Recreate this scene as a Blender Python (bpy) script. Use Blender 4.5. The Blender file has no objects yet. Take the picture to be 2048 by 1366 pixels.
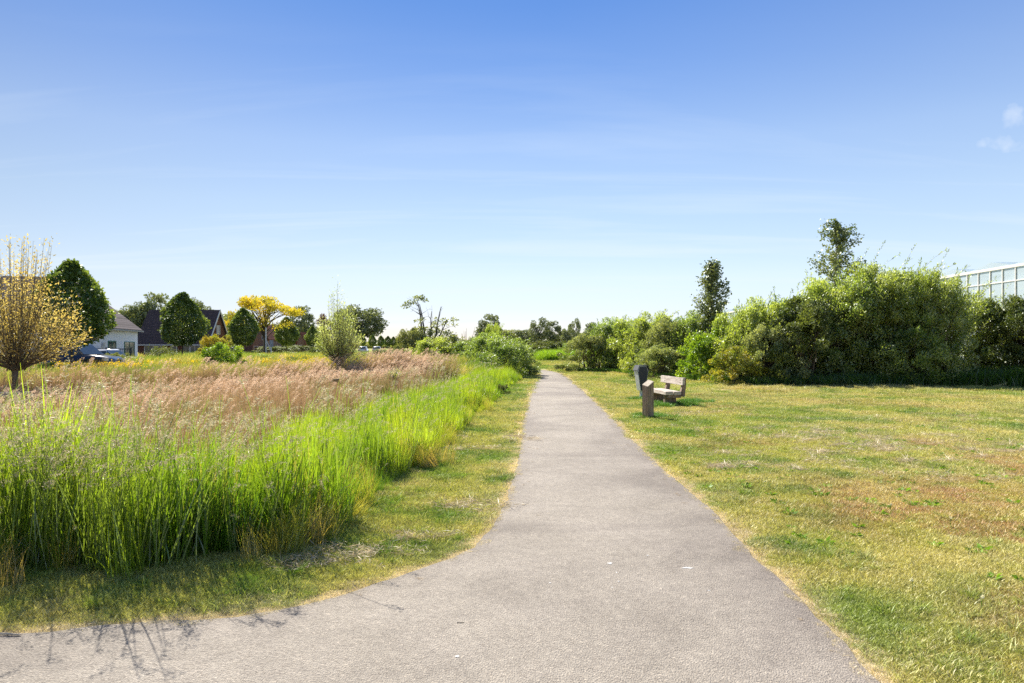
import bpy, math, random
import numpy as np
from mathutils import Vector, Euler

# ------------------------------------------------------------------ camera, sky, sun, exposure
SC = bpy.context.scene
COL = SC.collection
HC = 1.7                      # eye height
F = 1365.0                    # focal length in photo pixels (24 mm on a 36 mm sensor)
HZ = 691.0                    # horizon row of the photo
def G(px, py, z=0.0):         # ground point under a photo pixel
    Y = (HC - z) * F / (py - HZ); return ((px - 1024) * Y / F, Y)
def AT(px, Y): return ((px - 1024) * Y / F, Y)
def ZT(py, Y): return HC - (py - HZ) * Y / F

cam = bpy.data.cameras.new('camera'); camo = bpy.data.objects.new('camera', cam); COL.objects.link(camo)
camo.location = (0, 0, HC); camo.rotation_euler = (math.radians(90), 0, 0)
cam.sensor_width = 36; cam.lens = 24.0; cam.shift_y = 8 / 2048; cam.clip_start = 0.05; cam.clip_end = 6000
SC.camera = camo

SUN_AZ, SUN_EL = math.radians(-35), math.radians(44)      # azimuth from +Y, clockwise
world = bpy.data.worlds.new('World'); SC.world = world; world.use_nodes = True
nt = world.node_tree; nt.nodes.clear()
def N(nt, typ, **kw):
    n = nt.nodes.new(typ)
    for k, v in kw.items():
        if k in n.inputs.keys() if isinstance(k, str) else False: n.inputs[k].default_value = v
        else: setattr(n, k, v)
    return n
L = lambda nt, a, b: nt.links.new(a, b)
out = N(nt, 'ShaderNodeOutputWorld'); bg = N(nt, 'ShaderNodeBackground'); sky = N(nt, 'ShaderNodeTexSky')
sky.sky_type = 'NISHITA'; sky.sun_disc = False; sky.sun_elevation = SUN_EL; sky.sun_rotation = SUN_AZ
sky.air_density = 1.0; sky.dust_density = 0.15; sky.ozone_density = 2.2; sky.altitude = 0
bg.inputs['Strength'].default_value = 0.060
hsv = N(nt, 'ShaderNodeHueSaturation'); hsv.inputs['Saturation'].default_value = 1.0
tc = N(nt, 'ShaderNodeTexCoord'); sep = N(nt, 'ShaderNodeSeparateXYZ'); L(nt, tc.outputs['Generated'], sep.inputs[0])
# cirrus: noise on the sky plane (direction / height)
def M(nt, op, a=None, b=None, c=None, clamp=False):
    n = nt.nodes.new('ShaderNodeMath'); n.operation = op; n.use_clamp = clamp
    for i, v in enumerate((a, b, c)):
        if v is None: continue
        if isinstance(v, (int, float)): n.inputs[i].default_value = v
        else: nt.links.new(v, n.inputs[i])
    return n.outputs[0]
zc = M(nt, 'MAXIMUM', M(nt, 'ADD', sep.outputs[2], 0.10), 0.02)
u = M(nt, 'DIVIDE', sep.outputs[0], zc); v = M(nt, 'DIVIDE', sep.outputs[1], zc)
cmb = N(nt, 'ShaderNodeCombineXYZ'); L(nt, u, cmb.inputs[0]); L(nt, v, cmb.inputs[1])
mp = N(nt, 'ShaderNodeMapping'); L(nt, cmb.outputs[0], mp.inputs[0]); mp.inputs['Rotation'].default_value = (0, 0, -0.35); mp.inputs['Scale'].default_value = (0.32, 1.9, 1)
no = N(nt, 'ShaderNodeTexNoise'); L(nt, mp.outputs[0], no.inputs['Vector'])
no.inputs['Scale'].default_value = 1.1; no.inputs['Detail'].default_value = 8; no.inputs['Roughness'].default_value = 0.55; no.inputs['Distortion'].default_value = 0.6
mr = N(nt, 'ShaderNodeMapRange'); L(nt, no.outputs[0], mr.inputs[0]); mr.inputs[1].default_value = 0.49; mr.inputs[2].default_value = 0.72; mr.inputs[3].default_value = 0; mr.inputs[4].default_value = 0.50
fade = N(nt, 'ShaderNodeMapRange'); L(nt, sep.outputs[2], fade.inputs[0]); fade.inputs[1].default_value = 0.42; fade.inputs[2].default_value = 0.10
cir = M(nt, 'MULTIPLY', mr.outputs[0], fade.outputs[0])
veil = N(nt, 'ShaderNodeMapRange'); L(nt, sep.outputs[0], veil.inputs[0]); veil.inputs[1].default_value = .05; veil.inputs[2].default_value = .75; veil.inputs[3].default_value = 0; veil.inputs[4].default_value = .10
cir = M(nt, 'MAXIMUM', cir, M(nt, 'MULTIPLY', veil.outputs[0], M(nt, 'ADD', .6, M(nt, 'MULTIPLY', no.outputs[0], .8))))
# one small cumulus low on the right
def vdot(vec):
    n = N(nt, 'ShaderNodeVectorMath', operation='DISTANCE'); L(nt, tc.outputs['Generated'], n.inputs[0]); n.inputs[1].default_value = vec; return n.outputs['Value']
cd = Vector(((2040 - 1024), F, (HZ - 285))).normalized()
n2 = N(nt, 'ShaderNodeTexNoise'); n2.inputs['Scale'].default_value = 22; n2.inputs['Detail'].default_value = 6; L(nt, tc.outputs['Generated'], n2.inputs['Vector'])
cu = M(nt, 'SUBTRACT', 0.038, vdot(cd)); cu = M(nt, 'MULTIPLY', cu, 26.0); cu = M(nt, 'ADD', cu, M(nt, 'MULTIPLY', M(nt, 'SUBTRACT', n2.outputs[0], 0.58), 4.2)); cu = M(nt, 'MULTIPLY', cu, 0.7, clamp=True)
cu = M(nt, 'MULTIPLY', cu, M(nt, 'LESS_THAN', vdot(cd), 0.12))
cl = cir
mix = N(nt, 'ShaderNodeMix', data_type='RGBA')
rmp = nt.nodes.new('ShaderNodeValToRGB'); L(nt, sep.outputs[2], rmp.inputs[0]); el = rmp.color_ramp.elements
stops = [(0.0, (.76,.76,.98)), (.052, (.83,.79,.95)), (.098, (1.0,.89,.90)), (.195, (1.06,.96,.92)), (.275, (1.0,.95,.97)), (.374, (.68,.79,.98)), (.447, (.50,.70,.98)), (1.0, (.42,.64,.96))]
while len(el) < len(stops): el.new(0.5)
for i_, (p_, c_) in enumerate(stops): el[i_].position = p_; el[i_].color = (*c_, 1)
mulc = N(nt, 'ShaderNodeMix', data_type='RGBA', blend_type='MULTIPLY'); mulc.inputs[0].default_value = 1.0
L(nt, sky.outputs[0], mulc.inputs[6]); L(nt, rmp.outputs[0], mulc.inputs[7])
gx_ = N(nt, 'ShaderNodeMapRange'); L(nt, sep.outputs[0], gx_.inputs[0]); gx_.inputs[1].default_value = -.6; gx_.inputs[2].default_value = .75; gx_.inputs[3].default_value = .80; gx_.inputs[4].default_value = 1.42
scl_ = N(nt, 'ShaderNodeVectorMath', operation='SCALE'); L(nt, mulc.outputs[2], scl_.inputs[0]); L(nt, gx_.outputs[0], scl_.inputs['Scale']); L(nt, scl_.outputs[0], hsv.inputs['Color']); L(nt, cl, mix.inputs[0]); L(nt, hsv.outputs[0], mix.inputs[6]); mix.inputs[7].default_value = (6.6, 7.3, 8.0, 1)
mixu = N(nt, 'ShaderNodeMix', data_type='RGBA'); L(nt, cu, mixu.inputs[0]); L(nt, mix.outputs[2], mixu.inputs[6]); mixu.inputs[7].default_value = (7.3, 7.7, 8.2, 1)
L(nt, mixu.outputs[2], bg.inputs['Color']); L(nt, bg.outputs[0], out.inputs[0])

sun = bpy.data.lights.new('sun', 'SUN'); suno = bpy.data.objects.new('sun', sun); COL.objects.link(suno)
sun.energy = 4.9; sun.angle = math.radians(0.5); sun.color = (1.0, 0.93, 0.82)
sd = Vector((math.sin(SUN_AZ) * math.cos(SUN_EL), math.cos(SUN_AZ) * math.cos(SUN_EL), math.sin(SUN_EL)))
suno.rotation_euler = sd.to_track_quat('Z', 'Y').to_euler(); suno.location = (-20, 30, 40)
SC.view_settings.view_transform = 'Standard'; SC.view_settings.look = 'None'; SC.view_settings.gamma = 1
SC.view_settings.use_curve_mapping = False; SC.view_settings.exposure = 1.15
SC.cycles.max_bounces = 8; SC.cycles.transparent_max_bounces = 16; SC.cycles.transmission_bounces = 6
SC.cycles.caustics_reflective = False; SC.cycles.caustics_refractive = False; SC.cycles.use_denoising = False

R = np.random.default_rng(7)
random.seed(7)

# ------------------------------------------------------------------ helpers: materials
def newmat(name):
    m = bpy.data.materials.new(name); m.use_nodes = True; m.node_tree.nodes.clear(); return m, m.node_tree
def ramp(nt, fac, stops):
    n = nt.nodes.new('ShaderNodeValToRGB'); L(nt, fac, n.inputs[0]); e = n.color_ramp.elements
    while len(e) < len(stops): e.new(0.5)
    for i, (p, c) in enumerate(stops): e[i].position = p; e[i].color = (*c, 1)
    return n.outputs[0]
def noise(nt, scale, detail=4, rough=0.55, vec=None, dist=0.0):
    n = nt.nodes.new('ShaderNodeTexNoise'); n.inputs['Scale'].default_value = scale; n.inputs['Detail'].default_value = detail
    n.inputs['Roughness'].default_value = rough; n.inputs['Distortion'].default_value = dist
    if vec is not None: L(nt, vec, n.inputs['Vector'])
    return n.outputs[0]
def mixc(nt, fac, a, b, mode='MIX'):
    n = nt.nodes.new('ShaderNodeMix'); n.data_type = 'RGBA'; n.blend_type = mode
    for i, v in ((0, fac), (6, a), (7, b)):
        if isinstance(v, (int, float)): n.inputs[i].default_value = v
        elif isinstance(v, tuple): n.inputs[i].default_value = (*v, 1) if len(v) == 3 else v
        else: L(nt, v, n.inputs[i])
    return n.outputs[2]
def attr(nt, name, typ='GEOMETRY'):
    n = nt.nodes.new('ShaderNodeAttribute'); n.attribute_name = name; n.attribute_type = typ; return n
def leafmat(name, a, b, trans=0.5, tint=False, gloss=0.06, tboost=1.0, obj_var=0.12, rough=0.45, tm=(1.35,1.25,.45)):
    """leaf or blade: diffuse + light passing through + a little sheen; 'v' is random for each leaf"""
    m, nt = newmat(name)
    o = nt.nodes.new('ShaderNodeOutputMaterial')
    v = attr(nt, 'v').outputs['Fac']
    if tint:
        t = attr(nt, 'tint', 'INSTANCER').outputs['Color']
        k = nt.nodes.new('ShaderNodeMapRange'); L(nt, v, k.inputs[0]); k.inputs[3].default_value = a; k.inputs[4].default_value = b
        c = nt.nodes.new('ShaderNodeVectorMath'); c.operation = 'SCALE'; L(nt, t, c.inputs[0]); L(nt, k.outputs[0], c.inputs['Scale']); c = c.outputs[0]
    else:
        c = mixc(nt, v, a, b)
    oi = nt.nodes.new('ShaderNodeObjectInfo')
    k = nt.nodes.new('ShaderNodeMapRange'); L(nt, oi.outputs['Random'], k.inputs[0]); k.inputs[3].default_value = 1 - obj_var; k.inputs[4].default_value = 1 + obj_var
    s = nt.nodes.new('ShaderNodeVectorMath'); s.operation = 'SCALE'; L(nt, c, s.inputs[0]); L(nt, k.outputs[0], s.inputs['Scale']); c = s.outputs[0]
    d = nt.nodes.new('ShaderNodeBsdfDiffuse'); L(nt, c, d.inputs[0])
    tr = nt.nodes.new('ShaderNodeBsdfTranslucent')
    tc_ = nt.nodes.new('ShaderNodeVectorMath'); tc_.operation = 'MULTIPLY'; L(nt, c, tc_.inputs[0]); tc_.inputs[1].default_value = tuple(q_ * tboost for q_ in tm); L(nt, tc_.outputs[0], tr.inputs[0])
    mx = nt.nodes.new('ShaderNodeMixShader'); mx.inputs[0].default_value = trans; L(nt, d.outputs[0], mx.inputs[1]); L(nt, tr.outputs[0], mx.inputs[2])
    g = nt.nodes.new('ShaderNodeBsdfGlossy'); g.inputs['Roughness'].default_value = rough; g.inputs[0].default_value = (0.9, 0.95, 0.9, 1)
    m2 = nt.nodes.new('ShaderNodeMixShader'); m2.inputs[0].default_value = gloss; L(nt, mx.outputs[0], m2.inputs[1]); L(nt, g.outputs[0], m2.inputs[2])
    L(nt, m2.outputs[0], o.inputs[0]); return m
def pmat(name, col, rough=0.7, metal=0.0, var=0.12, vscale=6.0, bump=0.0, bscale=60, col2=None, spec=None, stretch=None, coat=0.0):
    m, nt = newmat(name); o = nt.nodes.new('ShaderNodeOutputMaterial'); p = nt.nodes.new('ShaderNodeBsdfPrincipled')
    tcn = nt.nodes.new('ShaderNodeTexCoord'); vec = tcn.outputs['Object']
    if stretch:
        mp = nt.nodes.new('ShaderNodeMapping'); mp.inputs['Scale'].default_value = stretch; L(nt, vec, mp.inputs[0]); vec = mp.outputs[0]
    n = noise(nt, vscale, 5, 0.6, vec)
    c2 = col2 or tuple(max(0, x * (1 - 3 * var)) for x in col)
    c1 = tuple(min(1, x * (1 + var)) for x in col)
    L(nt, ramp(nt, n, [(0.3, c2), (0.65, c1)]), p.inputs['Base Color'])
    p.inputs['Roughness'].default_value = rough; p.inputs['Metallic'].default_value = metal
    if coat: p.inputs['Coat Weight'].default_value = coat
    if spec is not None: p.inputs['Specular IOR Level'].default_value = spec
    if bump:
        b = nt.nodes.new('ShaderNodeBump'); b.inputs['Strength'].default_value = bump; b.inputs['Distance'].default_value = 0.01
        L(nt, noise(nt, bscale, 4, 0.6, vec), b.inputs['Height']); L(nt, b.outputs[0], p.inputs['Normal'])
    L(nt, p.outputs[0], o.inputs[0]); return m

# ------------------------------------------------------------------ helpers: objects
def tag(o, label=None, cat=None, group=None, kind=None):
    if label: o['label'] = label
    if cat: o['category'] = cat
    if group: o['group'] = group
    if kind: o['kind'] = kind
    return o
def link(o, parent=None):
    COL.objects.link(o)
    if parent is not None: o.parent = parent
    return o
def empty(name, loc, rz=0.0, label=None, cat=None, group=None):
    o = bpy.data.objects.new(name, None); o.location = loc; o.rotation_euler = (0, 0, rz); o.empty_display_size = 0.2
    COL.objects.link(o); return tag(o, label, cat, group)
def npmesh(name, V, Fq, mats=(), v=None, mi=None, smooth=False):
    """V (n,3); Fq: int array (m,k) or list of arrays; v: value per face; mi: material index per face"""
    me = bpy.data.meshes.new(name)
    groups = Fq if isinstance(Fq, list) else [Fq]
    groups = [np.asarray(g, dtype=np.int32) for g in groups if len(g)]
    loops = np.concatenate([g.ravel() for g in groups]); counts = np.concatenate([np.full(len(g), g.shape[1], np.int32) for g in groups])
    starts = np.concatenate([[0], np.cumsum(counts)[:-1]]).astype(np.int32)
    me.vertices.add(len(V)); me.vertices.foreach_set('co', np.asarray(V, np.float32).ravel())
    me.loops.add(len(loops)); me.loops.foreach_set('vertex_index', loops)
    me.polygons.add(len(counts)); me.polygons.foreach_set('loop_start', starts)
    if smooth: me.polygons.foreach_set('use_smooth', np.ones(len(counts), bool))
    for m in mats: me.materials.append(m)
    if mi is not None: me.polygons.foreach_set('material_index', np.asarray(mi, np.int32))
    if v is not None:
        a = me.attributes.new('v', 'FLOAT', 'FACE'); a.data.foreach_set('value', np.asarray(v, np.float32))
    me.update(); me.validate(); return me
class MB:
    """collects boxes, prisms and tubes for one mesh"""
    def __init__(s): s.V = []; s.F = []
    def add(s, V, Fs):
        b = len(s.V); s.V += [tuple(p) for p in V]; s.F += [tuple(i + b for i in f) for f in Fs]; return s
    def box(s, x0, x1, y0, y1, z0, z1):
        V = [(x0,y0,z0),(x1,y0,z0),(x1,y1,z0),(x0,y1,z0),(x0,y0,z1),(x1,y0,z1),(x1,y1,z1),(x0,y1,z1)]
        return s.add(V, [(0,3,2,1),(4,5,6,7),(0,1,5,4),(1,2,6,5),(2,3,7,6),(3,0,4,7)])
    def prism(s, poly, axis, a, b):
        """poly of 2D points extruded along axis ('x','y','z')"""
        n = len(poly); f = {'x': lambda p, t: (t, p[0], p[1]), 'y': lambda p, t: (p[0], t, p[1]), 'z': lambda p, t: (p[0], p[1], t)}[axis]
        V = [f(p, a) for p in poly] + [f(p, b) for p in poly]
        return s.add(V, [tuple(range(n))[::-1], tuple(range(n, 2*n))] + [(i, (i+1) % n, n + (i+1) % n, n + i) for i in range(n)])
    def tube(s, pts, rads, k=6, cap=True):
        pts = [Vector(p) for p in pts]; b = len(s.V)
        if isinstance(rads, (int, float)): rads = [rads] * len(pts)
        for i, p in enumerate(pts):
            d = (pts[min(i+1, len(pts)-1)] - pts[max(i-1, 0)]).normalized()
            a = d.orthogonal().normalized() if i == 0 else (pa - d * pa.dot(d)).normalized()
            pa = a; c = d.cross(a)
            for j in range(k):
                t = 2 * math.pi * j / k; s.V.append(tuple(p + rads[i] * (math.cos(t) * a + math.sin(t) * c)))
        for i in range(len(pts) - 1):
            for j in range(k):
                q = (j + 1) % k; s.F.append((b+i*k+j, b+i*k+q, b+(i+1)*k+q, b+(i+1)*k+j))
        if cap: s.F.append(tuple(b + j for j in range(k))[::-1]); s.F.append(tuple(b + (len(pts)-1)*k + j for j in range(k)))
        return s
    def mesh(s, name, mat, smooth=False, bevel=0.0):
        me = bpy.data.meshes.new(name); me.from_pydata(s.V, [], s.F)
        if bevel:
            import bmesh
            bm = bmesh.new(); bm.from_mesh(me); bmesh.ops.recalc_face_normals(bm, faces=bm.faces)
            bmesh.ops.bevel(bm, geom=bm.edges[:], offset=bevel, segments=2, affect='EDGES', clamp_overlap=True); bm.to_mesh(me); bm.free()
        me.materials.append(mat)
        if smooth: me.polygons.foreach_set('use_smooth', np.ones(len(me.polygons), bool))
        me.update(); return me
    def build(s, name, mat, parent=None, **kw):
        return link(bpy.data.objects.new(name, s.mesh(name, mat, **kw)), parent)

# ------------------------------------------------------------------ numpy noise shared by ground and turf
def vnoise(x, y, seed=0):
    xi = np.floor(x).astype(np.int64); yi = np.floor(y).astype(np.int64); fx = x - xi; fy = y - yi
    fx = fx * fx * (3 - 2 * fx); fy = fy * fy * (3 - 2 * fy)
    def h(a, b):
        n = (a * 374761393 + b * 668265263 + seed * 1442695041) & 0xffffffff
        n = ((n ^ (n >> 13)) * 1274126177) & 0xffffffff; return ((n ^ (n >> 16)) & 0xffff) / 65535.0
    return (h(xi, yi) * (1-fx) + h(xi+1, yi) * fx) * (1-fy) + (h(xi, yi+1) * (1-fx) + h(xi+1, yi+1) * fx) * fy
def fbm(x, y, seed=0, oct=4):
    s = 0; a = 0.5; t = 0
    for i in range(oct): s = s + a * vnoise(x * 2**i + 17.3 * i, y * 2**i - 9.1 * i, seed + i); t += a; a *= 0.55
    return s / t
def sst(x, a, b): t = np.clip((x - a) / (b - a), 0, 1); return t * t * (3 - 2 * t)

# ------------------------------------------------------------------ plan: path outline, reed bed edge
LEFT = [(-40, 4.35), (-20, 4.2), (-12, 4.12), (-8, 4.06), (-5.5, 4.02), (-4.1, 3.99), (-3.4, 3.98)] + [G(*p) for p in [(0,1274),(160,1262),(300,1247),(430,1240),(560,1222),(660,1203),(760,1170),(840,1140),(905,1118),(950,1098),(968,1074),(990,1042),(1012,1005),(1026,965),(1034,930),(1041,893),(1046,850),(1054,815),(1061,788),(1068,768)]] \
       + [(1.40, 36.2), (1.60, 40.7), (1.60, 44.0), (1.0, 46.6), (-3, 49.0), (-14, 52.5), (-30, 55)]
RIGHT = [(-30, 57), (-14, 54.6), (-3, 51.4), (1.2, 48.6), (2.35, 46.2), (2.85, 42.5), (2.95, 36.5)] + [G(*p) for p in [(1155,772),(1188,802),(1213,828),(1240,854),(1290,906),(1345,958),(1400,1004),(1452,1054),(1515,1122),(1600,1204),(1680,1288),(1752,1366)]] \
       + [(2.05, 2.4), (2.6, 1.2), (3.6, 0.2), (6, -1.0), (10, -3)]
BACK = [(10, -7), (-12, -1.5), (-40, -1.0)]
def smooth_poly(pts, seg=0.25, jag=0.0, seed=1):
    P = [Vector((*p, 0)) for p in pts]; out_ = []
    for i in range(len(P) - 1):
        p0, p1, p2, p3 = P[max(i-1,0)], P[i], P[i+1], P[min(i+2, len(P)-1)]
        n = max(1, min(60, int((p2 - p1).length / seg)))
        for k in range(n):
            t = k / n
            q = 0.5 * ((2*p1) + (-p0 + p2)*t + (2*p0 - 5*p1 + 4*p2 - p3)*t*t + (-p0 + 3*p1 - 3*p2 + p3)*t**3)
            out_.append((q.x, q.y))
    out_.append((P[-1].x, P[-1].y)); A = np.array(out_)
    if jag:
        d = np.gradient(A, axis=0); nrm = np.stack([-d[:,1], d[:,0]], 1); nrm /= np.linalg.norm(nrm, axis=1)[:,None] + 1e-9
        s = np.cumsum(np.linalg.norm(d, axis=1)); A = A + nrm * ((fbm(s*2.2, s*0+seed, seed) - 0.5) * 2 * jag + (vnoise(s*11, s*0, seed+5) - .5) * jag * .8)[:,None]
    return A
LE = smooth_poly(LEFT, 0.12, 0.04, 3); RE = smooth_poly(RIGHT, 0.12, 0.035, 9)
OUTLINE = np.concatenate([LE, RE, np.array(BACK)])
def seg_dist(x, y, P, closed=False):
    x = np.asarray(x, float); y = np.asarray(y, float); best = np.full(x.shape, 1e9)
    A = P; B = np.roll(P, -1, 0)
    if not closed: A = A[:-1]; B = B[:-1]
    for a, b in zip(A, B):
        d = b - a; L2 = d @ d + 1e-12; t = np.clip(((x - a[0]) * d[0] + (y - a[1]) * d[1]) / L2, 0, 1)
        best = np.minimum(best, (x - a[0] - t*d[0])**2 + (y - a[1] - t*d[1])**2)
    return np.sqrt(best)
def in_poly(x, y, P):
    c = np.zeros(np.shape(x), bool); j = len(P) - 1
    for i in range(len(P)):
        xi, yi = P[i]; xj, yj = P[j]
        if yi != yj: c ^= ((yi > y) != (yj > y)) & (x < (xj - xi) * (y - yi) / (yj - yi) + xi)
        j = i
    return c
OL = OUTLINE[::4]
def path_d(x, y):              # signed distance to the path, negative on it
    x = np.asarray(x, float); y = np.asarray(y, float)
    d = seg_dist(x, y, OL, True); return np.where(in_poly(x, y, OL), -d, d)
EDGE = np.array([(-60,5.4),(-12,5.3),(-3.8,5.05),(-2.7,5.0),(-1.95,5.5),(-1.56,6.3),(-1.42,8.3),(-1.14,10.1),(-.9,14.6),(-.37,21.3),(.4,33.6),(1.0,44)])
def reed_s(x, y):              # distance into the reed bed from its mown edge (negative outside)
    x = np.asarray(x, float); y = np.asarray(y, float)
    ins = (y > np.interp(x, EDGE[:5,0], EDGE[:5,1])) & (x < np.interp(y, EDGE[3:,1], EDGE[3:,0]))
    d = seg_dist(x, y, EDGE); return np.where(ins, d, -d)
def far_t(x, y): return np.interp(x, [-60,-15,-6,0,2], [19,20,30,38,40]) - y      # distance before the far bank
def ground_z(x, y):
    s = reed_s(x, y); t = far_t(x, y)
    z = -0.75 * sst(s, 0.5, 4.5) * sst(t, -1.0, 3.0)
    z = z + 0.55 * np.exp(-((x-6)/9)**2 - ((y-60)/8)**2)
    z = z + 0.06 * sst(x, 6, 14) * sst(y, 12, 28) * (1 - sst(y, 60, 90))
    und = (fbm(x*0.8, y*0.8, 40, 3) - 0.5) * 0.09
    return z + und * (1 - sst(s, -.3, .3)) * sst(np.minimum(np.hypot(x-1, y-5)*0+1, 1), 0, 1) * 0.8
def zs(x, y): return float(ground_z(np.array([x]), np.array([y]))[0])

GREEN = np.array((.25, .34, .055)); LUSH = np.array((.12, .22, .03)); STRAW = np.array((.66, .56, .27)); RUST = np.array((.52, .33, .185)); OLIVE = np.array((.46, .44, .13))
def turf_colour(x, y, d=None):
    if d is None: d = path_d(x, y)
    n1 = fbm(x*.45, y*.45, 3); n2 = fbm(x*1.6, y*1.6, 11); n3 = fbm(x*5, y*5, 23, 3)
    c = OLIVE[None] * np.ones((len(x), 1))
    g = (sst(n1*0.55 + n2*0.45, .44, .56) * (.85 + .15*sst(-x, -3, 0)))[:,None]; c = c*(1-g) + GREEN*g
    lu = (sst(n2, .50, .62) * sst(n3, .36, .55) * .95)[:,None]; c = c*(1-lu) + LUSH*lu
    dry = sst(fbm(x*.7, y*1.1, 57) + .12*sst(x, 3, 9), .50, .68) * sst(x, 1.2, 3.5) * (1-.15*sst(y, 9, 16))
    st = (dry * .62)[:,None]; c = c*(1-st) + STRAW*.92*st
    ru = (sst(fbm(x*.55, y*.6, 71) + .24*np.exp(-((x-5.0)/1.5)**2 - ((y-6.3)/1.8)**2) + .16*np.exp(-((x-3.9)/1.2)**2 - ((y-4.3)/.8)**2), .54, .68) * sst(x, 2.2, 4) * 1.0 * sst(n3, .26, .52) * (.35 + .65*sst(n2, .38, .54)) * (1-.6*sst(y, 9, 15)))[:,None]; c = c*(1-ru) + RUST*ru
    sp = (sst(n3, .58, .68) * .75)[:,None]; c = c*(1-sp) + STRAW*.8*sp
    e = (np.exp(-np.maximum(d, 0) / (.05 + .20*fbm(x*1.3, y*1.3, 131)**1.3)) * (.6 + 1.0*n3))[:,None].clip(0, .97); c = c*1.10; c = c*(1-e) + np.array((.72,.59,.43))*e
    return c

# ------------------------------------------------------------------ ground sheet
def stretch_axis(lo, hi, n, c, k):
    t = np.linspace(np.arcsinh((lo-c)/k), np.arcsinh((hi-c)/k), n); return c + k*np.sinh(t)
gx = stretch_axis(-1400, 1400, 330, 1.0, 6.0); gy = stretch_axis(-60, 2600, 300, 6.0, 6.0)
XX, YY = np.meshgrid(gx, gy); xf, yf = XX.ravel(), YY.ravel()
near = (np.abs(xf) < 60) & (yf < 90)
zz = np.zeros_like(xf); zz[near] = ground_z(xf[near], yf[near])
pd = np.full_like(xf, 50.0); pd[near] = path_d(xf[near], yf[near])
zz = np.where(pd < .5, zz * sst(pd, 0.05, .5), zz)
nx, ny = len(gx), len(gy)
ii = (np.arange(ny-1)[:,None]*nx + np.arange(nx-1)[None]).ravel()
me = npmesh('ground', np.stack([xf, yf, zz], 1), np.stack([ii, ii+1, ii+nx+1, ii+nx], 1), smooth=True)
ca = me.attributes.new('soil', 'FLOAT_COLOR', 'POINT'); gc = turf_colour(xf, yf, pd)
rs = np.full_like(xf, -9.0); rs[near] = reed_s(xf[near], yf[near])
mud = sst(rs, -.05, .5)[:,None]; gc = gc*(1-mud) + np.array((.085,.075,.035))*mud
gc = gc * .70
ca.data.foreach_set('color', np.concatenate([gc, np.ones((len(gc),1))], 1).astype(np.float32).ravel())
m, nt = newmat('turf_soil'); o_ = N(nt, 'ShaderNodeOutputMaterial'); p_ = N(nt, 'ShaderNodeBsdfPrincipled')
geo = N(nt, 'ShaderNodeNewGeometry'); a_ = attr(nt, 'soil').outputs['Color']
k_ = ramp(nt, noise(nt, 55, 5, .7, geo.outputs['Position']), [(.3, (.45,.45,.42)), (.7, (1.5,1.45,1.35))])
L(nt, mixc(nt, 1.0, a_, k_, 'MULTIPLY'), p_.inputs['Base Color']); p_.inputs['Roughness'].default_value = .95; p_.inputs['Specular IOR Level'].default_value = .1
b_ = N(nt, 'ShaderNodeBump'); b_.inputs['Strength'].default_value = .8; b_.inputs['Distance'].default_value = .03; L(nt, noise(nt, 40, 6, .7, geo.outputs['Position']), b_.inputs['Height']); L(nt, b_.outputs[0], p_.inputs['Normal'])
L(nt, p_.outputs[0], o_.inputs[0]); me.materials.append(m)
ground = link(bpy.data.objects.new('ground', me)); tag(ground, kind='structure')

# water in the ditch
m, nt = newmat('ditch_water'); o_ = N(nt, 'ShaderNodeOutputMaterial'); p_ = N(nt, 'ShaderNodeBsdfPrincipled'); p_.inputs['Base Color'].default_value = (.03,.035,.02,1); p_.inputs['Roughness'].default_value = .06
geo = N(nt, 'ShaderNodeNewGeometry'); b_ = N(nt, 'ShaderNodeBump'); b_.inputs['Strength'].default_value = .25; b_.inputs['Distance'].default_value = .02; L(nt, noise(nt, 6, 4, .6, geo.outputs['Position']), b_.inputs['Height']); L(nt, b_.outputs[0], p_.inputs['Normal']); L(nt, p_.outputs[0], o_.inputs[0])
water = MB().add([(-58,7,-.58),(-2.5,7,-.58),(-1.2,33,-.58),(-4,36,-.58),(-58,22,-.58)], [(0,1,2,3,4)]).build('ditch_water', m); tag(water, kind='structure')

# ------------------------------------------------------------------ path
m, nt = newmat('asphalt'); o_ = N(nt, 'ShaderNodeOutputMaterial'); p_ = N(nt, 'ShaderNodeBsdfPrincipled')
geo = N(nt, 'ShaderNodeNewGeometry'); P_ = geo.outputs['Position']
vor = N(nt, 'ShaderNodeTexVoronoi'); vor.inputs['Scale'].default_value = 95; L(nt, P_, vor.inputs['Vector'])
big = noise(nt, .9, 6, .62, P_); mid = noise(nt, 9, 5, .6, P_); fine = noise(nt, 150, 3, .7, P_)
c1 = ramp(nt, big, [(.30, (.238,.214,.182)), (.52, (.286,.259,.223)), (.72, (.332,.302,.262))])
c2 = ramp(nt, mid, [(.3, (.90,.89,.88)), (.7, (1.09,1.08,1.06))])
c3 = ramp(nt, fine, [(.22, (.40,.38,.37)), (.45, (1,1,1)), (.78, (1.35,1.34,1.32))])
sepc = N(nt, 'ShaderNodeSeparateColor'); L(nt, vor.outputs['Color'], sepc.inputs[0])
c4 = ramp(nt, sepc.outputs[0], [(.0, (.72,.70,.69)), (.5, (1,1,1)), (.93, (1.1,1.09,1.07)), (1.0, (1.45,1.42,1.38))])
c = mixc(nt, 1, mixc(nt, 1, mixc(nt, 1, c1, c2, 'MULTIPLY'), c3, 'MULTIPLY'), c4, 'MULTIPLY')
tr_ = attr(nt, 'worn').outputs['Fac']
stn = ramp(nt, noise(nt, .38, 4, .6, P_, .8), [(.38, (.80,.79,.80)), (.5, (1,1,1)), (.68, (1.10,1.10,1.08))]); c = mixc(nt, 1, c, stn, 'MULTIPLY')
c = mixc(nt, tr_, c, mixc(nt, 1, c, (.74,.72,.73), 'MULTIPLY'))
L(nt, c, p_.inputs['Base Color']); p_.inputs['Roughness'].default_value = .82; p_.inputs['Specular IOR Level'].default_value = .35
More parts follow.
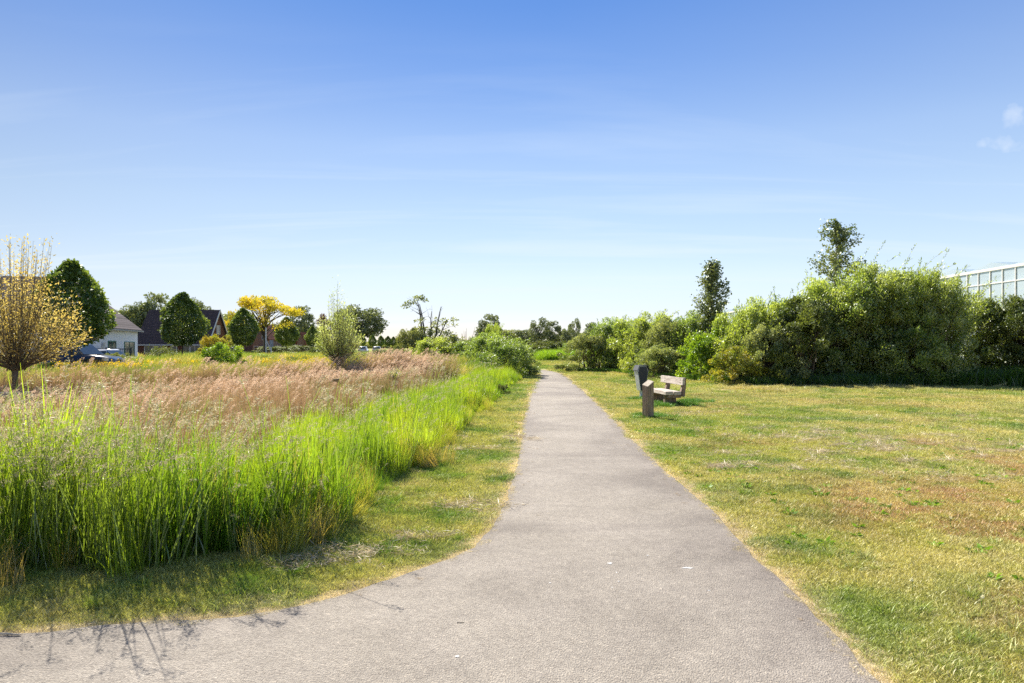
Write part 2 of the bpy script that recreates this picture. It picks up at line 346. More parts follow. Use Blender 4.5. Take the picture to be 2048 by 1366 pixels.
b_ = N(nt, 'ShaderNodeBump'); b_.inputs['Strength'].default_value = .9; b_.inputs['Distance'].default_value = .006
hh = M(nt, 'ADD', fine, M(nt, 'MULTIPLY', vor.outputs['Distance'], 1.2)); L(nt, hh, b_.inputs['Height']); L(nt, b_.outputs[0], p_.inputs['Normal']); L(nt, p_.outputs[0], o_.inputs[0])
import bmesh
bm = bmesh.new(); vs = [bm.verts.new((x, y, .014)) for x, y in OUTLINE]; f = bm.faces.new(vs)
low = [bm.verts.new((x, y, -.06)) for x, y in OUTLINE]
for i in range(len(vs)): bm.faces.new((vs[i], low[i], low[(i+1) % len(vs)], vs[(i+1) % len(vs)]))
bmesh.ops.triangulate(bm, faces=[f], ngon_method='BEAUTY')
# cross cuts so that the worn-edge value can vary over the surface
for cx in np.arange(-2.5, 3.2, .22):
    bmesh.ops.bisect_plane(bm, geom=bm.verts[:]+bm.edges[:]+bm.faces[:], plane_co=(cx,0,0), plane_no=(1,0,0))
for cy in list(np.arange(2.5, 12, .5)) + list(range(12, 50, 2)):
    bmesh.ops.bisect_plane(bm, geom=bm.verts[:]+bm.edges[:]+bm.faces[:], plane_co=(0,cy,0), plane_no=(0,1,0))
bmesh.ops.recalc_face_normals(bm, faces=bm.faces)
me = bpy.data.meshes.new('path'); bm.to_mesh(me); bm.free(); me.materials.append(m)
co = np.empty(len(me.vertices)*3, np.float32); me.vertices.foreach_get('co', co); co = co.reshape(-1,3)
dR = seg_dist(co[:,0], co[:,1], RE[::3]); dL = seg_dist(co[:,0], co[:,1], LE[::3])
w = np.exp(-dR/.28)*.85 + np.exp(-dL/.16)*.5; w *= .55 + .9*fbm(co[:,0]*1.5, co[:,1]*1.0, 5)
a = me.attributes.new('worn', 'FLOAT', 'POINT'); a.data.foreach_set('value', np.clip(w, 0, 1).astype(np.float32))
path = link(bpy.data.objects.new('path', me)); tag(path, kind='structure')

chalk = pmat('white_splash', (.58,.57,.54), .8, var=.08, vscale=80)
for (px, py, sx, sy, sd_) in [(1220,1127,.028,.030,1),(1375,1136,.050,.026,2),(915,1313,.015,.017,3),(1233,1145,.010,.012,4),(1295,1111,.014,.012,5),(1100,1166,.010,.010,6),(1237,1163,.011,.012,7),(1224,1175,.010,.012,8),(1418,1181,.015,.007,9)]:
    sx *= .72; sy *= .72; x, y = G(px, py, .014); rr = random.Random(sd_); n = 14
    pts = [(x + sx*(1+.5*rr.uniform(-1,1))*math.cos(2*math.pi*k/n), y + sy*(1+.5*rr.uniform(-1,1))*math.sin(2*math.pi*k/n)) for k in range(n)]
    MB().prism(pts, 'z', .0145, .0165).build('splash', chalk, path)

# ------------------------------------------------------------------ plant generators (numpy)
def unit(a): return a / (np.linalg.norm(a, axis=-1, keepdims=True) + 1e-9)
def leaves(P, D, S, W, rg, fold=.25):
    """rhombic folded leaves: P base (n,3), D long axis, S length, W width ratio -> V, F(quads)"""
    n = len(P); D = unit(D); r = unit(np.cross(D, rg.normal(size=(n,3)))); u_ = np.cross(r, D)
    S = np.asarray(S).reshape(-1,1) * np.ones((n,1)); w_ = S * W * .5
    A = P; T = P + D*S + u_*S*fold*-.3; Lm = P + D*S*.45 + r*w_ + u_*w_*fold; Rm = P + D*S*.45 - r*w_ + u_*w_*fold
    V = np.stack([A, Lm, T, Rm], 1).reshape(-1,3); i = np.arange(n)[:,None]*4
    return V, np.concatenate([i, i+1, i+2, i+3], 1)
def tubes(lines, k=4):
    """lines: list of (pts (m,3), radii (m)) -> V,F"""
    V = []; Fc = []; b = 0
    for pts, rad in lines:
        pts = np.asarray(pts, float); m_ = len(pts); d = unit(np.gradient(pts, axis=0)); ref = np.array((.31,.17,.93)) if abs(d[0,2]) < .9 else np.array((1.,.2,0))
        a = unit(np.cross(d, ref)); c = np.cross(d, a); t = np.arange(k)*2*np.pi/k
        ring = pts[:,None] + np.asarray(rad)[:,None,None]*(np.cos(t)[None,:,None]*a[:,None] + np.sin(t)[None,:,None]*c[:,None])
        V.append(ring.reshape(-1,3)); i = np.arange(m_-1)[:,None]*k; j = np.arange(k)[None]; q = (j+1) % k
        Fc.append(np.stack([i+j, i+q, i+k+q, i+k+j], -1).reshape(-1,4) + b); b += m_*k
    return np.concatenate(V), np.concatenate(Fc)
def bez(p0, p1, p2, n=6):
    t = np.linspace(0,1,n)[:,None]; return (1-t)**2*p0 + 2*t*(1-t)*p1 + t*t*p2

def shrub(seed, H, Rx, n=20000, leaf=.085, wr=.3, wind=.3, wisp=.35, blobs=95, body=.86, gap=.0, shoots=60):
    """bush of leaf clumps over a rounded body reaching the ground, with loose shoots on top -> P, D, stems"""
    rg = np.random.default_rng(seed); P = []; D = []; lines = []; nb = int(n*(1-.18*wisp)); per = nb//blobs
    for i in range(blobs):
        z = rg.uniform(0, 1)**.9; th = rg.uniform(0, 2*np.pi); lump = 1 + .20*math.sin(th*2+seed) + .13*math.sin(th*5+z*6+seed*2)
        prof = (1 - max(0, z-.12)**2.6)**.62 * (.90 + .10*min(1, z*5)); rr = prof*lump*(1 - .55*rg.uniform()**1.8)
        c = np.array((Rx*rr*math.cos(th) + wind*z*.35, Rx*rr*math.sin(th), z*H*body*(1 + .12*math.sin(th*3+seed)))); br = rg.uniform(.16, .34)*(H/3.5)**.5
        if rg.uniform() < gap: continue
        d = unit(rg.normal(size=(per,3))); P.append(c + d*br*np.array((1.1,1.0,.9))*rg.uniform(.35, 1.1, (per,1))**.7); sp_ = unit(rg.normal(size=3) + np.array((wind*1.5,0,.5)))
        D.append(sp_*.7 + d*.45 + rg.normal(size=(per,3))*.45 + np.array((wind*.5,0,.15)))
        if i % 2 == 0: b = np.array((rg.normal()*Rx*.18, rg.normal()*Rx*.18, 0)); lines.append((bez(b, np.array((b[0]*.7+c[0]*.4, b[1]*.7+c[1]*.4, c[2]*.7+.1)), c, 6), np.linspace(.020*H/3+.006, .004, 6)))
    ns = (n-nb)//shoots
    for i in range(shoots):
        th = rg.uniform(0, 6.28); r = math.sqrt(rg.uniform(0, 1))*.85; z0 = body*H*(1 - r**2.6)**.6*.85; ln_ = H*rg.uniform(.08, .24)*(1 + 1.3*wisp*(rg.uniform() < .22))
        s0 = np.array((Rx*r*math.cos(th)+wind*.3, Rx*r*math.sin(th), z0)); d0 = unit(np.array((math.cos(th)*r*.6 + rg.normal()*.25 + wind, math.sin(th)*r*.5 + rg.normal()*.25, 1.0))); e = s0 + d0*ln_ + np.array((wind*ln_*.3,0,0)); c = s0 + np.array((0,0,ln_*.55)); pts = bez(s0, c, e, 5)
        lines.append((pts, np.linspace(.008, .003, 5))); t = rg.uniform(0, 1, ns)[:,None]; q = (1-t)**2*s0 + 2*t*(1-t)*c + t*t*e; sd2 = unit(rg.normal(size=(ns,3)) + d0*.9 + np.array((wind,0,0)))
        P.append(q + sd2*rg.uniform(0,.10,(ns,1))*(1.2-t)); D.append(sd2 + d0*.5)
    P = np.concatenate(P); D = np.concatenate(D); P[:,2] = np.where(P[:,2] < .02, rg.uniform(.02,.4,len(P)), P[:,2])
    return P, D, lines, dict(leaf=leaf, wr=wr, seed=seed)
def mesh_leaves(name, P, D, leaf, wr, seed, mat, jitter=.4):
    rg = np.random.default_rng(seed+99); V, Fq = leaves(P, D, leaf*rg.uniform(1-jitter, 1+jitter, len(P)), wr, rg)
    blot = fbm(P[:,0]*1.3+5, P[:,2]*1.3+P[:,1], seed, 2)
    return npmesh(name, V, Fq, [mat], v=np.clip(.25 + .5*rg.uniform(size=len(P)) + (blot-.5)*1.5, 0, 1))
def mesh_tubes(name, lines, mat, k=4):
    V, Fq = tubes(lines, k); return npmesh(name, V, Fq, [mat], smooth=True)

def blob_crown(seed, rx, ry, rz, cz, blobs, per, br, leaf, shell=.75, shape=None, flat=.0):
    """crown of leaf clumps scattered over an uneven ellipsoid -> P, D, blob centres"""
    rg = np.random.default_rng(seed); C = []
    while len(C) < blobs:
        p = rg.normal(size=3); p /= np.linalg.norm(p); q = p * (shell + (1-shell)*rg.uniform())**.6 * rg.uniform(.72, 1.06)
        if shape is not None: q = shape(q, rg)
        C.append((q[0]*rx, q[1]*ry, cz + q[2]*rz))
    C = np.array(C); P = []; D = []
    for c in C:
        rr = br*rg.uniform(.65, 1.25); d = unit(rg.normal(size=(per,3))); rad = rr*rg.uniform(.55, 1.05, per)[:,None]; d2 = d*np.array((1,1,.75))
        P.append(c + d2*rad); D.append(d + rg.normal(size=(per,3))*.7 + np.array((.1,0,-.25)))
    return np.concatenate(P), np.concatenate(D), C
def limb_lines(C, H0, trunk_r, rg, base=(0,0,0), n=18, top=None):
    lines = []; b = np.array(base, float); topz = top if top else C[:,2].mean()
    t = bez(b, b + np.array((rg.normal()*.05, rg.normal()*.05, topz*.5)), np.array((C[:,0].mean()*.4, C[:,1].mean()*.4, topz)), 7)
    lines.append((t, np.linspace(trunk_r, trunk_r*.35, 7)))
    for c in C[rg.choice(len(C), min(n, len(C)), replace=False)]:
        z0 = rg.uniform(H0, max(H0+.05, min(topz, c[2]))); s_ = np.array((b[0]+C[:,0].mean()*.4*z0/topz, b[1]+C[:,1].mean()*.4*z0/topz, z0)); m_ = (s_ + c)/2 + np.array((0,0,.12*topz))
        lines.append((bez(s_, m_, c, 5), np.linspace(trunk_r*.42, trunk_r*.08, 5)))
    return lines

bark = pmat('grey_brown_bark', (.15,.115,.085), .9, var=.2, vscale=14, stretch=(1,1,.2))
bark_dark = pmat('dark_bark', (.075,.06,.05), .9, var=.2, vscale=14, stretch=(1,1,.2))
bark_ochre = pmat('ochre_willow_twig', (.21,.165,.10), .85, var=.2, vscale=10)
LM = {
 'linden': leafmat('linden_leaf', (.07,.13,.025), (.24,.32,.07), .40, gloss=.07),
 'willow': leafmat('willow_leaf', (.185,.245,.045), (.40,.44,.125), .54, gloss=.09, tboost=1.45, tm=(1.24,1.29,.5)),
 'willow2': leafmat('willow_leaf_deep', (.125,.19,.04), (.30,.36,.10), .52, gloss=.09, tboost=1.4, tm=(1.23,1.29,.5)),
 'haw': leafmat('hawthorn_leaf', (.12,.18,.06), (.36,.41,.22), .42, gloss=.06, tboost=1.2),
 'bright': leafmat('bright_broad_leaf', (.14,.26,.02), (.32,.44,.05), .55, gloss=.07),
 'dark': leafmat('dark_leaf', (.085,.13,.03), (.20,.24,.07), .40),
 'autumn': leafmat('yellow_orange_leaf', (.20,.28,.04), (.50,.42,.09), .45),
 'far': leafmat('far_tree_leaf', (.095,.135,.075), (.24,.28,.16), .36),  # distance haze put into the leaf colour, paler and bluer
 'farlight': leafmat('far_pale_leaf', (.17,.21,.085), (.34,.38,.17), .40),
 'gold': leafmat('golden_leaf', (.42,.40,.04), (.86,.66,.06), .45, tm=(1.1,1.1,.5)),
 'pollard': leafmat('pollard_leaf', (.36,.42,.14), (.62,.64,.32), .50, tboost=1.25, tm=(1.2,1.25,.6)),
 'ochre': leafmat('ochre_willow_leaf', (.46,.36,.11), (.76,.61,.28), .48, tboost=1.15, tm=(1.2,1.15,.6)),
 'copper': leafmat('copper_leaf', (.12,.06,.05), (.22,.12,.09), .3),
 'poplar': leafmat('poplar_leaf', (.08,.13,.045), (.24,.28,.13), .36, gloss=.1),
}
def plant(name, loc, rz, sc, parts, label, cat, group=None):
    """parts: list of (part name, mesh, material or None)"""
    r = empty(name, loc, rz, label, cat, group); r.scale = sc if isinstance(sc, tuple) else (sc,)*3
    for pn, me, mt in parts:
        o = bpy.data.objects.new(pn, me); link(o, r)
        if mt is not None: o.material_slots[0].link = 'OBJECT'; o.material_slots[0].material = mt
    return r
# --- shared shrub meshes
SHR = []
for sd_, kw in [(11, dict(H=4.9, Rx=2.0, n=44000, leaf=.110, wr=.34, wisp=.75, blobs=210, shoots=110)),      # 0 tall willow
                (12, dict(H=4.8, Rx=1.9, n=42000, leaf=.110, wr=.34, wisp=.85, blobs=200, shoots=130, wind=.38)),  # 1 tall willow
                (13, dict(H=2.8, Rx=1.6, n=22000, leaf=.070, wr=.68, wisp=.3, wind=.1, blobs=80)),           # 2 hawthorn
                (14, dict(H=2.9, Rx=1.5, n=13000, leaf=.095, wr=.72, wisp=.3, wind=.08, blobs=70)),          # 3 broad leaved
                (15, dict(H=4.4, Rx=1.7, n=13000, leaf=.105, wr=.40, wisp=1.0, wind=.3, gap=.25, blobs=90)),  # 4 sparse
                (16, dict(H=3.0, Rx=1.7, n=26000, leaf=.095, wr=.38, wisp=.65, blobs=120, shoots=90)),         # 5 low willow
                (17, dict(H=2.9, Rx=1.7, n=26000, leaf=.090, wr=.38, wisp=.75, blobs=120, shoots=90, wind=.38)), # 6 low willow
                (18, dict(H=4.3, Rx=1.7, n=26000, leaf=.090, wr=.62, wisp=.35, wind=.15, blobs=110))]:        # 7 tall dark
    P, D, ln, q = shrub(sd_, **kw); SHR.append((mesh_leaves('foliage', P, D, q['leaf'], q['wr'], sd_, LM['willow']), mesh_tubes('stems', ln, bark, 3), kw['H'], kw['Rx']))
def put_shrub(px, Y, toppy, wpx, kind, mat, label, group='shrubs of the hedge on the right', rz=None, name='shrub', cat='shrub', depth=None):
    x, y = AT(px, Y); z = zs(x, y); Hh = ZT(toppy, Y) - z; Wd = wpx*Y/F*1.34
    if kind < 2 and Hh < 3.9: kind += 5
    if kind in (2, 3) and Hh > 3.5: kind = 7
    fo, st, H0, R0 = SHR[kind]; s = Hh/(H0*.95); w_ = Wd/(2*R0); r = random.Random(px)
    return plant(name, (x, y, z-.04), r.uniform(-.5, .5), (w_, w_*r.uniform(.85,1.1), s), [('foliage', fo, mat), ('stems', st, None)], label, cat, group)
HG = 'shrubs of the hedge on the right'
hedge = [
 (1183,44,664,78,2,'haw','grey-green rounded shrub at the far left end of the hedge where the path bends'),
 (1222,45,642,85,0,'willow2','tall feathery shrub second from the far end of the hedge'),
 (1262,43,634,85,1,'willow','light yellow-green willow shrub behind the litter bin, far part of the hedge'),
 (1305,40,632,90,0,'willow','pale willow shrub straight above the litter bin and slanted post'),
 (1344,37,634,85,2,'haw','greyish white-flecked hawthorn rising behind the wooden bench'),
 (1322,35,690,70,2,'haw','low grey-leaved shrub sprawling between the litter bin and the hedge'),
 (1388,36,630,80,0,'willow2','willow shrub directly left of the lone young poplar'),
 (1420,32.5,655,80,3,'bright','bright green broad-leaved shrub just right of the bench'),
 (1462,34,622,100,1,'willow','feathery willow shrub under the right side of the lone young poplar'),
 (1474,30.5,690,72,3,'autumn','low shrub with yellow and orange leaves in the middle of the hedge'),
 (1512,31.5,606,100,0,'willow','yellow-green willow shrub above the orange-leaved one'),
 (1538,30.6,645,90,2,'haw','dull dusty hawthorn bush right of the orange-leaved shrub'),
 (1568,32,592,105,1,'willow2','wispy willow with loose shoots standing above its neighbours'),
 (1612,30.5,588,100,3,'dark','dark leafy shrub with a deep shadowed hollow below'),
 (1640,31.5,562,105,0,'willow','tall willow shrub left of the tallest poplar trunk'),
 (1700,31,550,110,1,'willow2','tall willow shrub hiding the foot of the tallest poplar'),
 (1738,30.5,532,110,0,'willow','tallest willow crest, just right of the poplar crown'),
 (1790,30.5,545,110,1,'willow','broad willow shrub at the centre of the tall right clump'),
 (1836,30,548,100,4,'willow2','loose willow shrub with one long upright shoot'),
 (1866,29.5,545,95,0,'willow','high willow shrub left of where the glasshouse shows'),
 (1806,29.7,630,120,1,'willow2','drooping willow bulging low out of the front of the tall clump'),
 (1905,30.5,566,90,4,'willow','thin willow with glasshouse panes showing through'),
 (1955,31,578,80,4,'willow','sparse leafy shrub in front of the glasshouse wall'),
 (2000,30.5,592,95,3,'dark','dark shrub with bare lower stems before the glasshouse'),
 (2052,29.5,588,100,2,'dark','dark shrub cut by the right edge of the picture'),
 (2120,29,575,110,3,'dark','dark shrub just outside the right edge'),
]
for (px,Y,tp,wp,kd,mt,lb) in hedge: put_shrub(px, Y*(.955 if px > 1450 else 1.0), tp, wp*(1.15 if px < 1410 else 1.05), kd, LM[mt], lb)
# bushes on the left of the bend and beyond
BG_ = 'bushes at the end of the reed bed'
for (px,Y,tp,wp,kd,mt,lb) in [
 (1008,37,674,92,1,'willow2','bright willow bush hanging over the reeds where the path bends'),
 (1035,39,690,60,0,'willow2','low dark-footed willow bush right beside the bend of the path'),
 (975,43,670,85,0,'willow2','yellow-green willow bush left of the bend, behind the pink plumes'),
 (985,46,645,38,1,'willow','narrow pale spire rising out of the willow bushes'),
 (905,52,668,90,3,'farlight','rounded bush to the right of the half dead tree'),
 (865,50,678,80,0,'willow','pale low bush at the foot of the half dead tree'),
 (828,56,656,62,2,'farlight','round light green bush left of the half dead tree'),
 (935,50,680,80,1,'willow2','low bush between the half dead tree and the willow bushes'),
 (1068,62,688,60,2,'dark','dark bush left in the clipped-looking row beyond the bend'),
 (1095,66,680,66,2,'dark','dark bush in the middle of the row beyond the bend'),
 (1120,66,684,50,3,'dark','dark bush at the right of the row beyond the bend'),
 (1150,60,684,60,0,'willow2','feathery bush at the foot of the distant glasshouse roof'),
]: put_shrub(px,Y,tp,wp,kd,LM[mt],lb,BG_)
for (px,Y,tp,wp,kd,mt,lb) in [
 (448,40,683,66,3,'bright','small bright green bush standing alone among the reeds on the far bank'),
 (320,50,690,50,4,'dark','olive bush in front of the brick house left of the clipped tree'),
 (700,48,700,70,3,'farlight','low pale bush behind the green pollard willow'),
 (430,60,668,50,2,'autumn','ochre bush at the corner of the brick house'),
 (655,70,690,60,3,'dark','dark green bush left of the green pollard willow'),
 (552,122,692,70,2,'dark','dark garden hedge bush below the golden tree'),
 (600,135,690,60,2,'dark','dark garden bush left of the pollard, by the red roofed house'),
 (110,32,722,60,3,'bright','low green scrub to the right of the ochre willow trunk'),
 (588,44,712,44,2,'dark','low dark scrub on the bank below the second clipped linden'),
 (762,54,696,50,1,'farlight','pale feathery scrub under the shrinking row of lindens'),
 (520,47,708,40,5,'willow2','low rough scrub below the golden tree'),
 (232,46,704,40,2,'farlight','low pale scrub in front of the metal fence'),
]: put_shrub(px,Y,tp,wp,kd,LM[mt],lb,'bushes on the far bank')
put_shrub(1052, 38, 728, 34, 3, LM['haw'], 'low grey-green bush touching the left edge of the path at the bend', BG_)
put_shrub(1002, 23.5, 766, 26, 2, LM['dark'], 'small round dark bush on the mown edge beside the green reeds', None)

# --- clipped lindens along the street
def teardrop(q, rg):
    z = q[2]; k = 1.0 if z < -.1 else max(.05, 1 - ((z+.1)/1.1)**1.25)
    k = k * (1.0 if z > -.75 else .8); return np.array((q[0]*k*1.0, q[1]*k*1.0, z))
rg = np.random.default_rng(31)
LIN = []
for s_ in (31, 32, 33):
    n = 12000; rg = np.random.default_rng(s_); z = rg.uniform(-1, 1, n)
    prof = np.where(z < -.25, np.sqrt(np.clip(1-((z+.25)/.78)**2, 0, 1)), np.clip(1-((z+.25)/1.28)**1.7, 0, 1)**.85)
    th = rg.uniform(0, 2*np.pi, n); lump = 1 + .42*(fbm(th*1.9+s_, z*3.6, s_, 3)-.5)*2 + (rg.uniform(size=n) < .06)*rg.uniform(0, .16, n)
    rr = prof*lump*(1 - .35*rg.uniform(size=n)**2.2); P = np.stack([1.9*rr*np.cos(th), 1.9*rr*np.sin(th), 3.95 + 2.1*z*(1+.04*rg.normal(size=n))], 1)
    D = unit(np.stack([np.cos(th), np.sin(th), -.2+z*.3], 1)) + rg.normal(size=(n,3))*.65
    lines = [(bez(np.zeros(3), np.array((.03,0,1)), np.array((0,0,4.4)), 6), np.linspace(.10, .04, 6))]
    for k in range(14):
        a = rg.uniform(0, 6.28); z0 = rg.uniform(1.9, 3.8); lines.append((bez(np.array((0,0,z0)), np.array((.5*np.cos(a), .5*np.sin(a), z0+.2)), np.array((1.4*np.cos(a), 1.4*np.sin(a), z0+.6)), 4), np.linspace(.04, .01, 4)))
    LIN.append((mesh_leaves('crown', P, D, .17, .85, s_, LM['linden']), mesh_tubes('trunk', lines, bark_dark, 5)))
for i, (px, Y, sc, wsc, lb) in enumerate([
 (143,36,1.0,1.03,'largest dark clipped linden, behind the ochre willow on the left'),
 (365,58,1.0,1.02,'dark teardrop linden in front of the brick house'),
 (487,82,1.0,1.0,'dark clipped linden just left of the golden tree'),
 (573,108,1.0,1.0,'dark clipped linden just right of the golden tree'),
 (625,140,.92,1.0,'clipped linden left of the green pollard willow'),
 (647,165,.95,1.0,'clipped linden hidden partly by the green pollard willow'),
 (722,195,.85,.95,'first of the shrinking row of lindens right of the pollard willow'),
 (745,225,.85,.95,'second of the shrinking row of lindens right of the pollard willow'),
 (762,255,.88,.95,'third of the shrinking row of lindens right of the pollard willow'),
 (776,285,.92,.95,'fourth of the shrinking row of lindens right of the pollard willow'),
 (787,315,.94,1.0,'fifth of the shrinking row of lindens right of the pollard willow'),
 (797,345,.98,1.0,'sixth of the shrinking row of lindens right of the pollard willow'),
 (806,375,1.0,1.0,'last and smallest of the row of lindens, left of the half dead tree')]):
    x, y = AT(px, Y); plant('linden_tree', (x, y, 0), i*1.3, (sc*wsc*.85, sc*wsc*.85, sc), [('crown', LIN[i%3][0], None), ('trunk', LIN[i%3][1], None)], lb, 'tree', 'clipped linden trees along the street')

# --- big background trees
BT = []
for s_, (rx, rz, cz, nb, per, br) in zip((41,42,43,44), ((3.4,3.2,5.0,60,190,1.0), (3.0,3.6,5.3,48,190,.95), (3.8,2.8,4.6,60,180,1.05), (2.6,3.8,5.2,34,150,.8))):
    rg = np.random.default_rng(s_); P, D, C = blob_crown(s_, rx, rx, rz, cz, nb, per, br, .3)
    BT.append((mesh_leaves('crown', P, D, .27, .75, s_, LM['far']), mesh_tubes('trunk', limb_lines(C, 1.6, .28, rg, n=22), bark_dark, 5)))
def put_tree(px, Y, toppy, wpx, kd, mat, label, name='broadleaf_tree', group='background trees', rz=0.0):
    Y = Y if px > 770 else (max(Y, 185) if px < 640 else max(Y, 400))
    x, y = AT(px, Y); Hh = ZT(toppy, Y); s = Hh/8.9; w_ = wpx*Y/F/7.2
    return plant(name, (x, y, 0), rz, (w_, w_, s), [('crown', BT[kd][0], mat), ('trunk', BT[kd][1], None)], label, 'tree', group)
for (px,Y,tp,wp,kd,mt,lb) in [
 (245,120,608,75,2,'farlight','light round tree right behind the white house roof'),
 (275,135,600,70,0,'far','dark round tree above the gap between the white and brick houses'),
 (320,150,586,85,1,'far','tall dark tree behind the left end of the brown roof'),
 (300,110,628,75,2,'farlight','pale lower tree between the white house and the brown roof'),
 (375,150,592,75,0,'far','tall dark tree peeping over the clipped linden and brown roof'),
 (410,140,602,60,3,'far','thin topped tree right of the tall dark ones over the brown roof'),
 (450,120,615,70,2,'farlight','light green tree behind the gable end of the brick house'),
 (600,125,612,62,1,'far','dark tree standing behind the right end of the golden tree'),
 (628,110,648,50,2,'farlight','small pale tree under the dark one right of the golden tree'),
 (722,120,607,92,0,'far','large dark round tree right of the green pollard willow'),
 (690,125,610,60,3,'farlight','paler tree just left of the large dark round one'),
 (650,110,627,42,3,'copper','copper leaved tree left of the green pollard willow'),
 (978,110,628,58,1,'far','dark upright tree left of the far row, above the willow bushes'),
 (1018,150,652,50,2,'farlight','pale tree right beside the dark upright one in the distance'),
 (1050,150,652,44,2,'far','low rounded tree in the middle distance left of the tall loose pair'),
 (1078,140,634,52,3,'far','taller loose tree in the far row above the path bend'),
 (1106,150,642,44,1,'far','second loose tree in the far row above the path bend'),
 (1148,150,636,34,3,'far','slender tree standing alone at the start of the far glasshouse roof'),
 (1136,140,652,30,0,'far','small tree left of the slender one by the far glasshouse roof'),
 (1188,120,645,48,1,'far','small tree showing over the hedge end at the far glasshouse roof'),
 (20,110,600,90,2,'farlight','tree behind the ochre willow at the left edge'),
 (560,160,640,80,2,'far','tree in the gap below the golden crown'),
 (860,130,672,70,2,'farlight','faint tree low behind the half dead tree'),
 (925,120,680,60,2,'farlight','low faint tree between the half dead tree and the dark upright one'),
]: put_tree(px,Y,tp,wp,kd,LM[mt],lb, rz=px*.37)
# distant tree belt that reads as one mass
rg = np.random.default_rng(77); P = []; D = []
for a in np.arange(-330, 420, 3.1):
    hh_ = rg.uniform(2.5, 5.0) * (.6 if -60 < a < 30 else 1); n = 150; P.append(np.stack([a + rg.normal(size=n)*2.6, 420 + rg.normal(size=n)*3, np.abs(rg.beta(2,2,n))*hh_], 1)); D.append(rg.normal(size=(n,3)))
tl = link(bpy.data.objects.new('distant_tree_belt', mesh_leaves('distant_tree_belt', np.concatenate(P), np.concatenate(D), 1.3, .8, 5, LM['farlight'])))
tag(tl, 'low belt of trees on the horizon behind everything', 'tree belt', kind='stuff')

# --- golden tree
rg = np.random.default_rng(51); C = []
for i in range(46):
    t = rg.uniform(-1, 1); C.append((t*2.9 + .55, rg.normal()*.9, 5.35 - .40*t - .32*t*t + rg.normal()*.30))
for i in range(34): C.append((rg.uniform(-2.4, 2.9), rg.normal()*1.0, rg.uniform(2.9, 4.9)))
C = np.array(C); P = []; D = []
for i, c in enumerate(C):
    n = 110 if i < 46 else 35; d = unit(rg.normal(size=(n,3))); P.append(c + d*np.array((.55,.55,.30))*rg.uniform(.3,1,(n,1))); D.append(d+rg.normal(size=(n,3))*.5)
gl = mesh_leaves('crown', np.concatenate(P), np.concatenate(D), .19, .6, 51, LM['gold'])
gt = mesh_tubes('trunk', limb_lines(C, 1.5, .16, rg, n=34, top=4.2), bark_dark, 5)
x, y = AT(529, 96); plant('golden_tree', (x, y, 0), 0, (1.32,1.32,1.38), [('crown', gl, None), ('trunk', gt, None)], 'golden yellow flat-topped tree between two dark clipped lindens', 'tree')
n2_ = blob_crown(52, 1.0, 1.0, .9, 2.8, 14, 90, .4, .15); 
x, y = AT(466, 96); plant('golden_tree', (x, y, 0), 0, (1.1,1.1,1.7), [('crown', mesh_leaves('crown', n2_[0], n2_[1], .17, .6, 52, LM['gold']), None), ('trunk', mesh_tubes('trunk', limb_lines(n2_[2], 1.2, .07, rg, n=8), bark_dark, 4), None)], 'small yellow tree mostly hidden behind the dark linden left of the golden tree', 'tree')

# --- pollard willows
def pollard(seed, Hh, head, spread, shoots, n, leaf, wr, stray, lean=0.0):
    rg = np.random.default_rng(seed); tr = [(bez(np.array((0,0,-.95)), np.array((.03,0,head*.5)), np.array((0,0,head)), 6), np.array([.13,.11,.095,.09,.095,.115])*head/1.3)]
    tw = []; P = []; D = []
    for i in range(shoots):
        a = rg.uniform(0, 6.28); r = np.sqrt(rg.uniform(0,1)); z = head + (Hh-head)*(1-.62*r**2.4)*rg.uniform(.55, 1.0)
        if rg.uniform() < stray: z = Hh*rg.uniform(.95, 1.15); r *= .5
        b = np.array((rg.normal()*.08, rg.normal()*.08, head*rg.uniform(.88, 1.02))); e = np.array((spread*r*np.cos(a)+lean, spread*r*np.sin(a), z)); c = np.array((e[0]*.72, e[1]*.72, head + (z-head)*.26)); pts = bez(b, c, e, 7)
        tw.append((pts, np.linspace(.020, .003, 7)))
        k = n//shoots; t = rg.uniform(.22, 1, k)[:,None]**.9; s_ = (1-t)**2*b + 2*t*(1-t)*c + t*t*e; tang = unit(2*(1-t)*(c-b)+2*t*(e-c)); sd2 = unit(tang + rg.normal(size=(k,3))*.75)
        P.append(s_ + sd2*rg.uniform(0, .26, (k,1))); D.append(sd2 + rg.normal(size=(k,3))*.3)
        for j in range(2):
            q = rg.uniform(.3, .8); s0 = (1-q)**2*b + 2*q*(1-q)*c + q*q*e; tw.append((np.stack([s0, s0 + (unit(e-b)*.3 + rg.normal(size=3)*.16)*Hh*.35]), np.array((.008,.003))))
    return tr, tw, np.concatenate(P), np.concatenate(D)
tr, tw, P, D = pollard(61, 4.25, 1.10, 1.85, 150, 11500, .060, .45, .22)
x, y = AT(30, 19.5); plant('willow_tree', (x, y, 0), 0, 1.0, [('trunk', mesh_tubes('trunk', tr, bark, 8), None), ('branches', mesh_tubes('branches', tw, bark_ochre, 3), None), ('crown', mesh_leaves('crown', P, D, .070, .45, 61, LM['ochre']), None)], 'ochre-leaved pollard willow with bare whippy shoots at the left edge', 'tree')
tr, tw, P, D = pollard(62, 4.0, 1.05, .95, 110, 9500, .075, .28, .03)
x, y = AT(677, 29); plant('willow_tree', (x, y, 0), 0, 1.0, [('trunk', mesh_tubes('trunk', tr, bark, 8), None), ('branches', mesh_tubes('branches', tw, bark_ochre, 3), None), ('crown', mesh_leaves('crown', P, D, .080, .30, 62, LM['pollard']), None)], 'pale green upright pollard willow standing in the brown reeds', 'tree')
tr, tw, P, D = pollard(63, 1.25, .95, .22, 26, 420, .06, .35, .1)
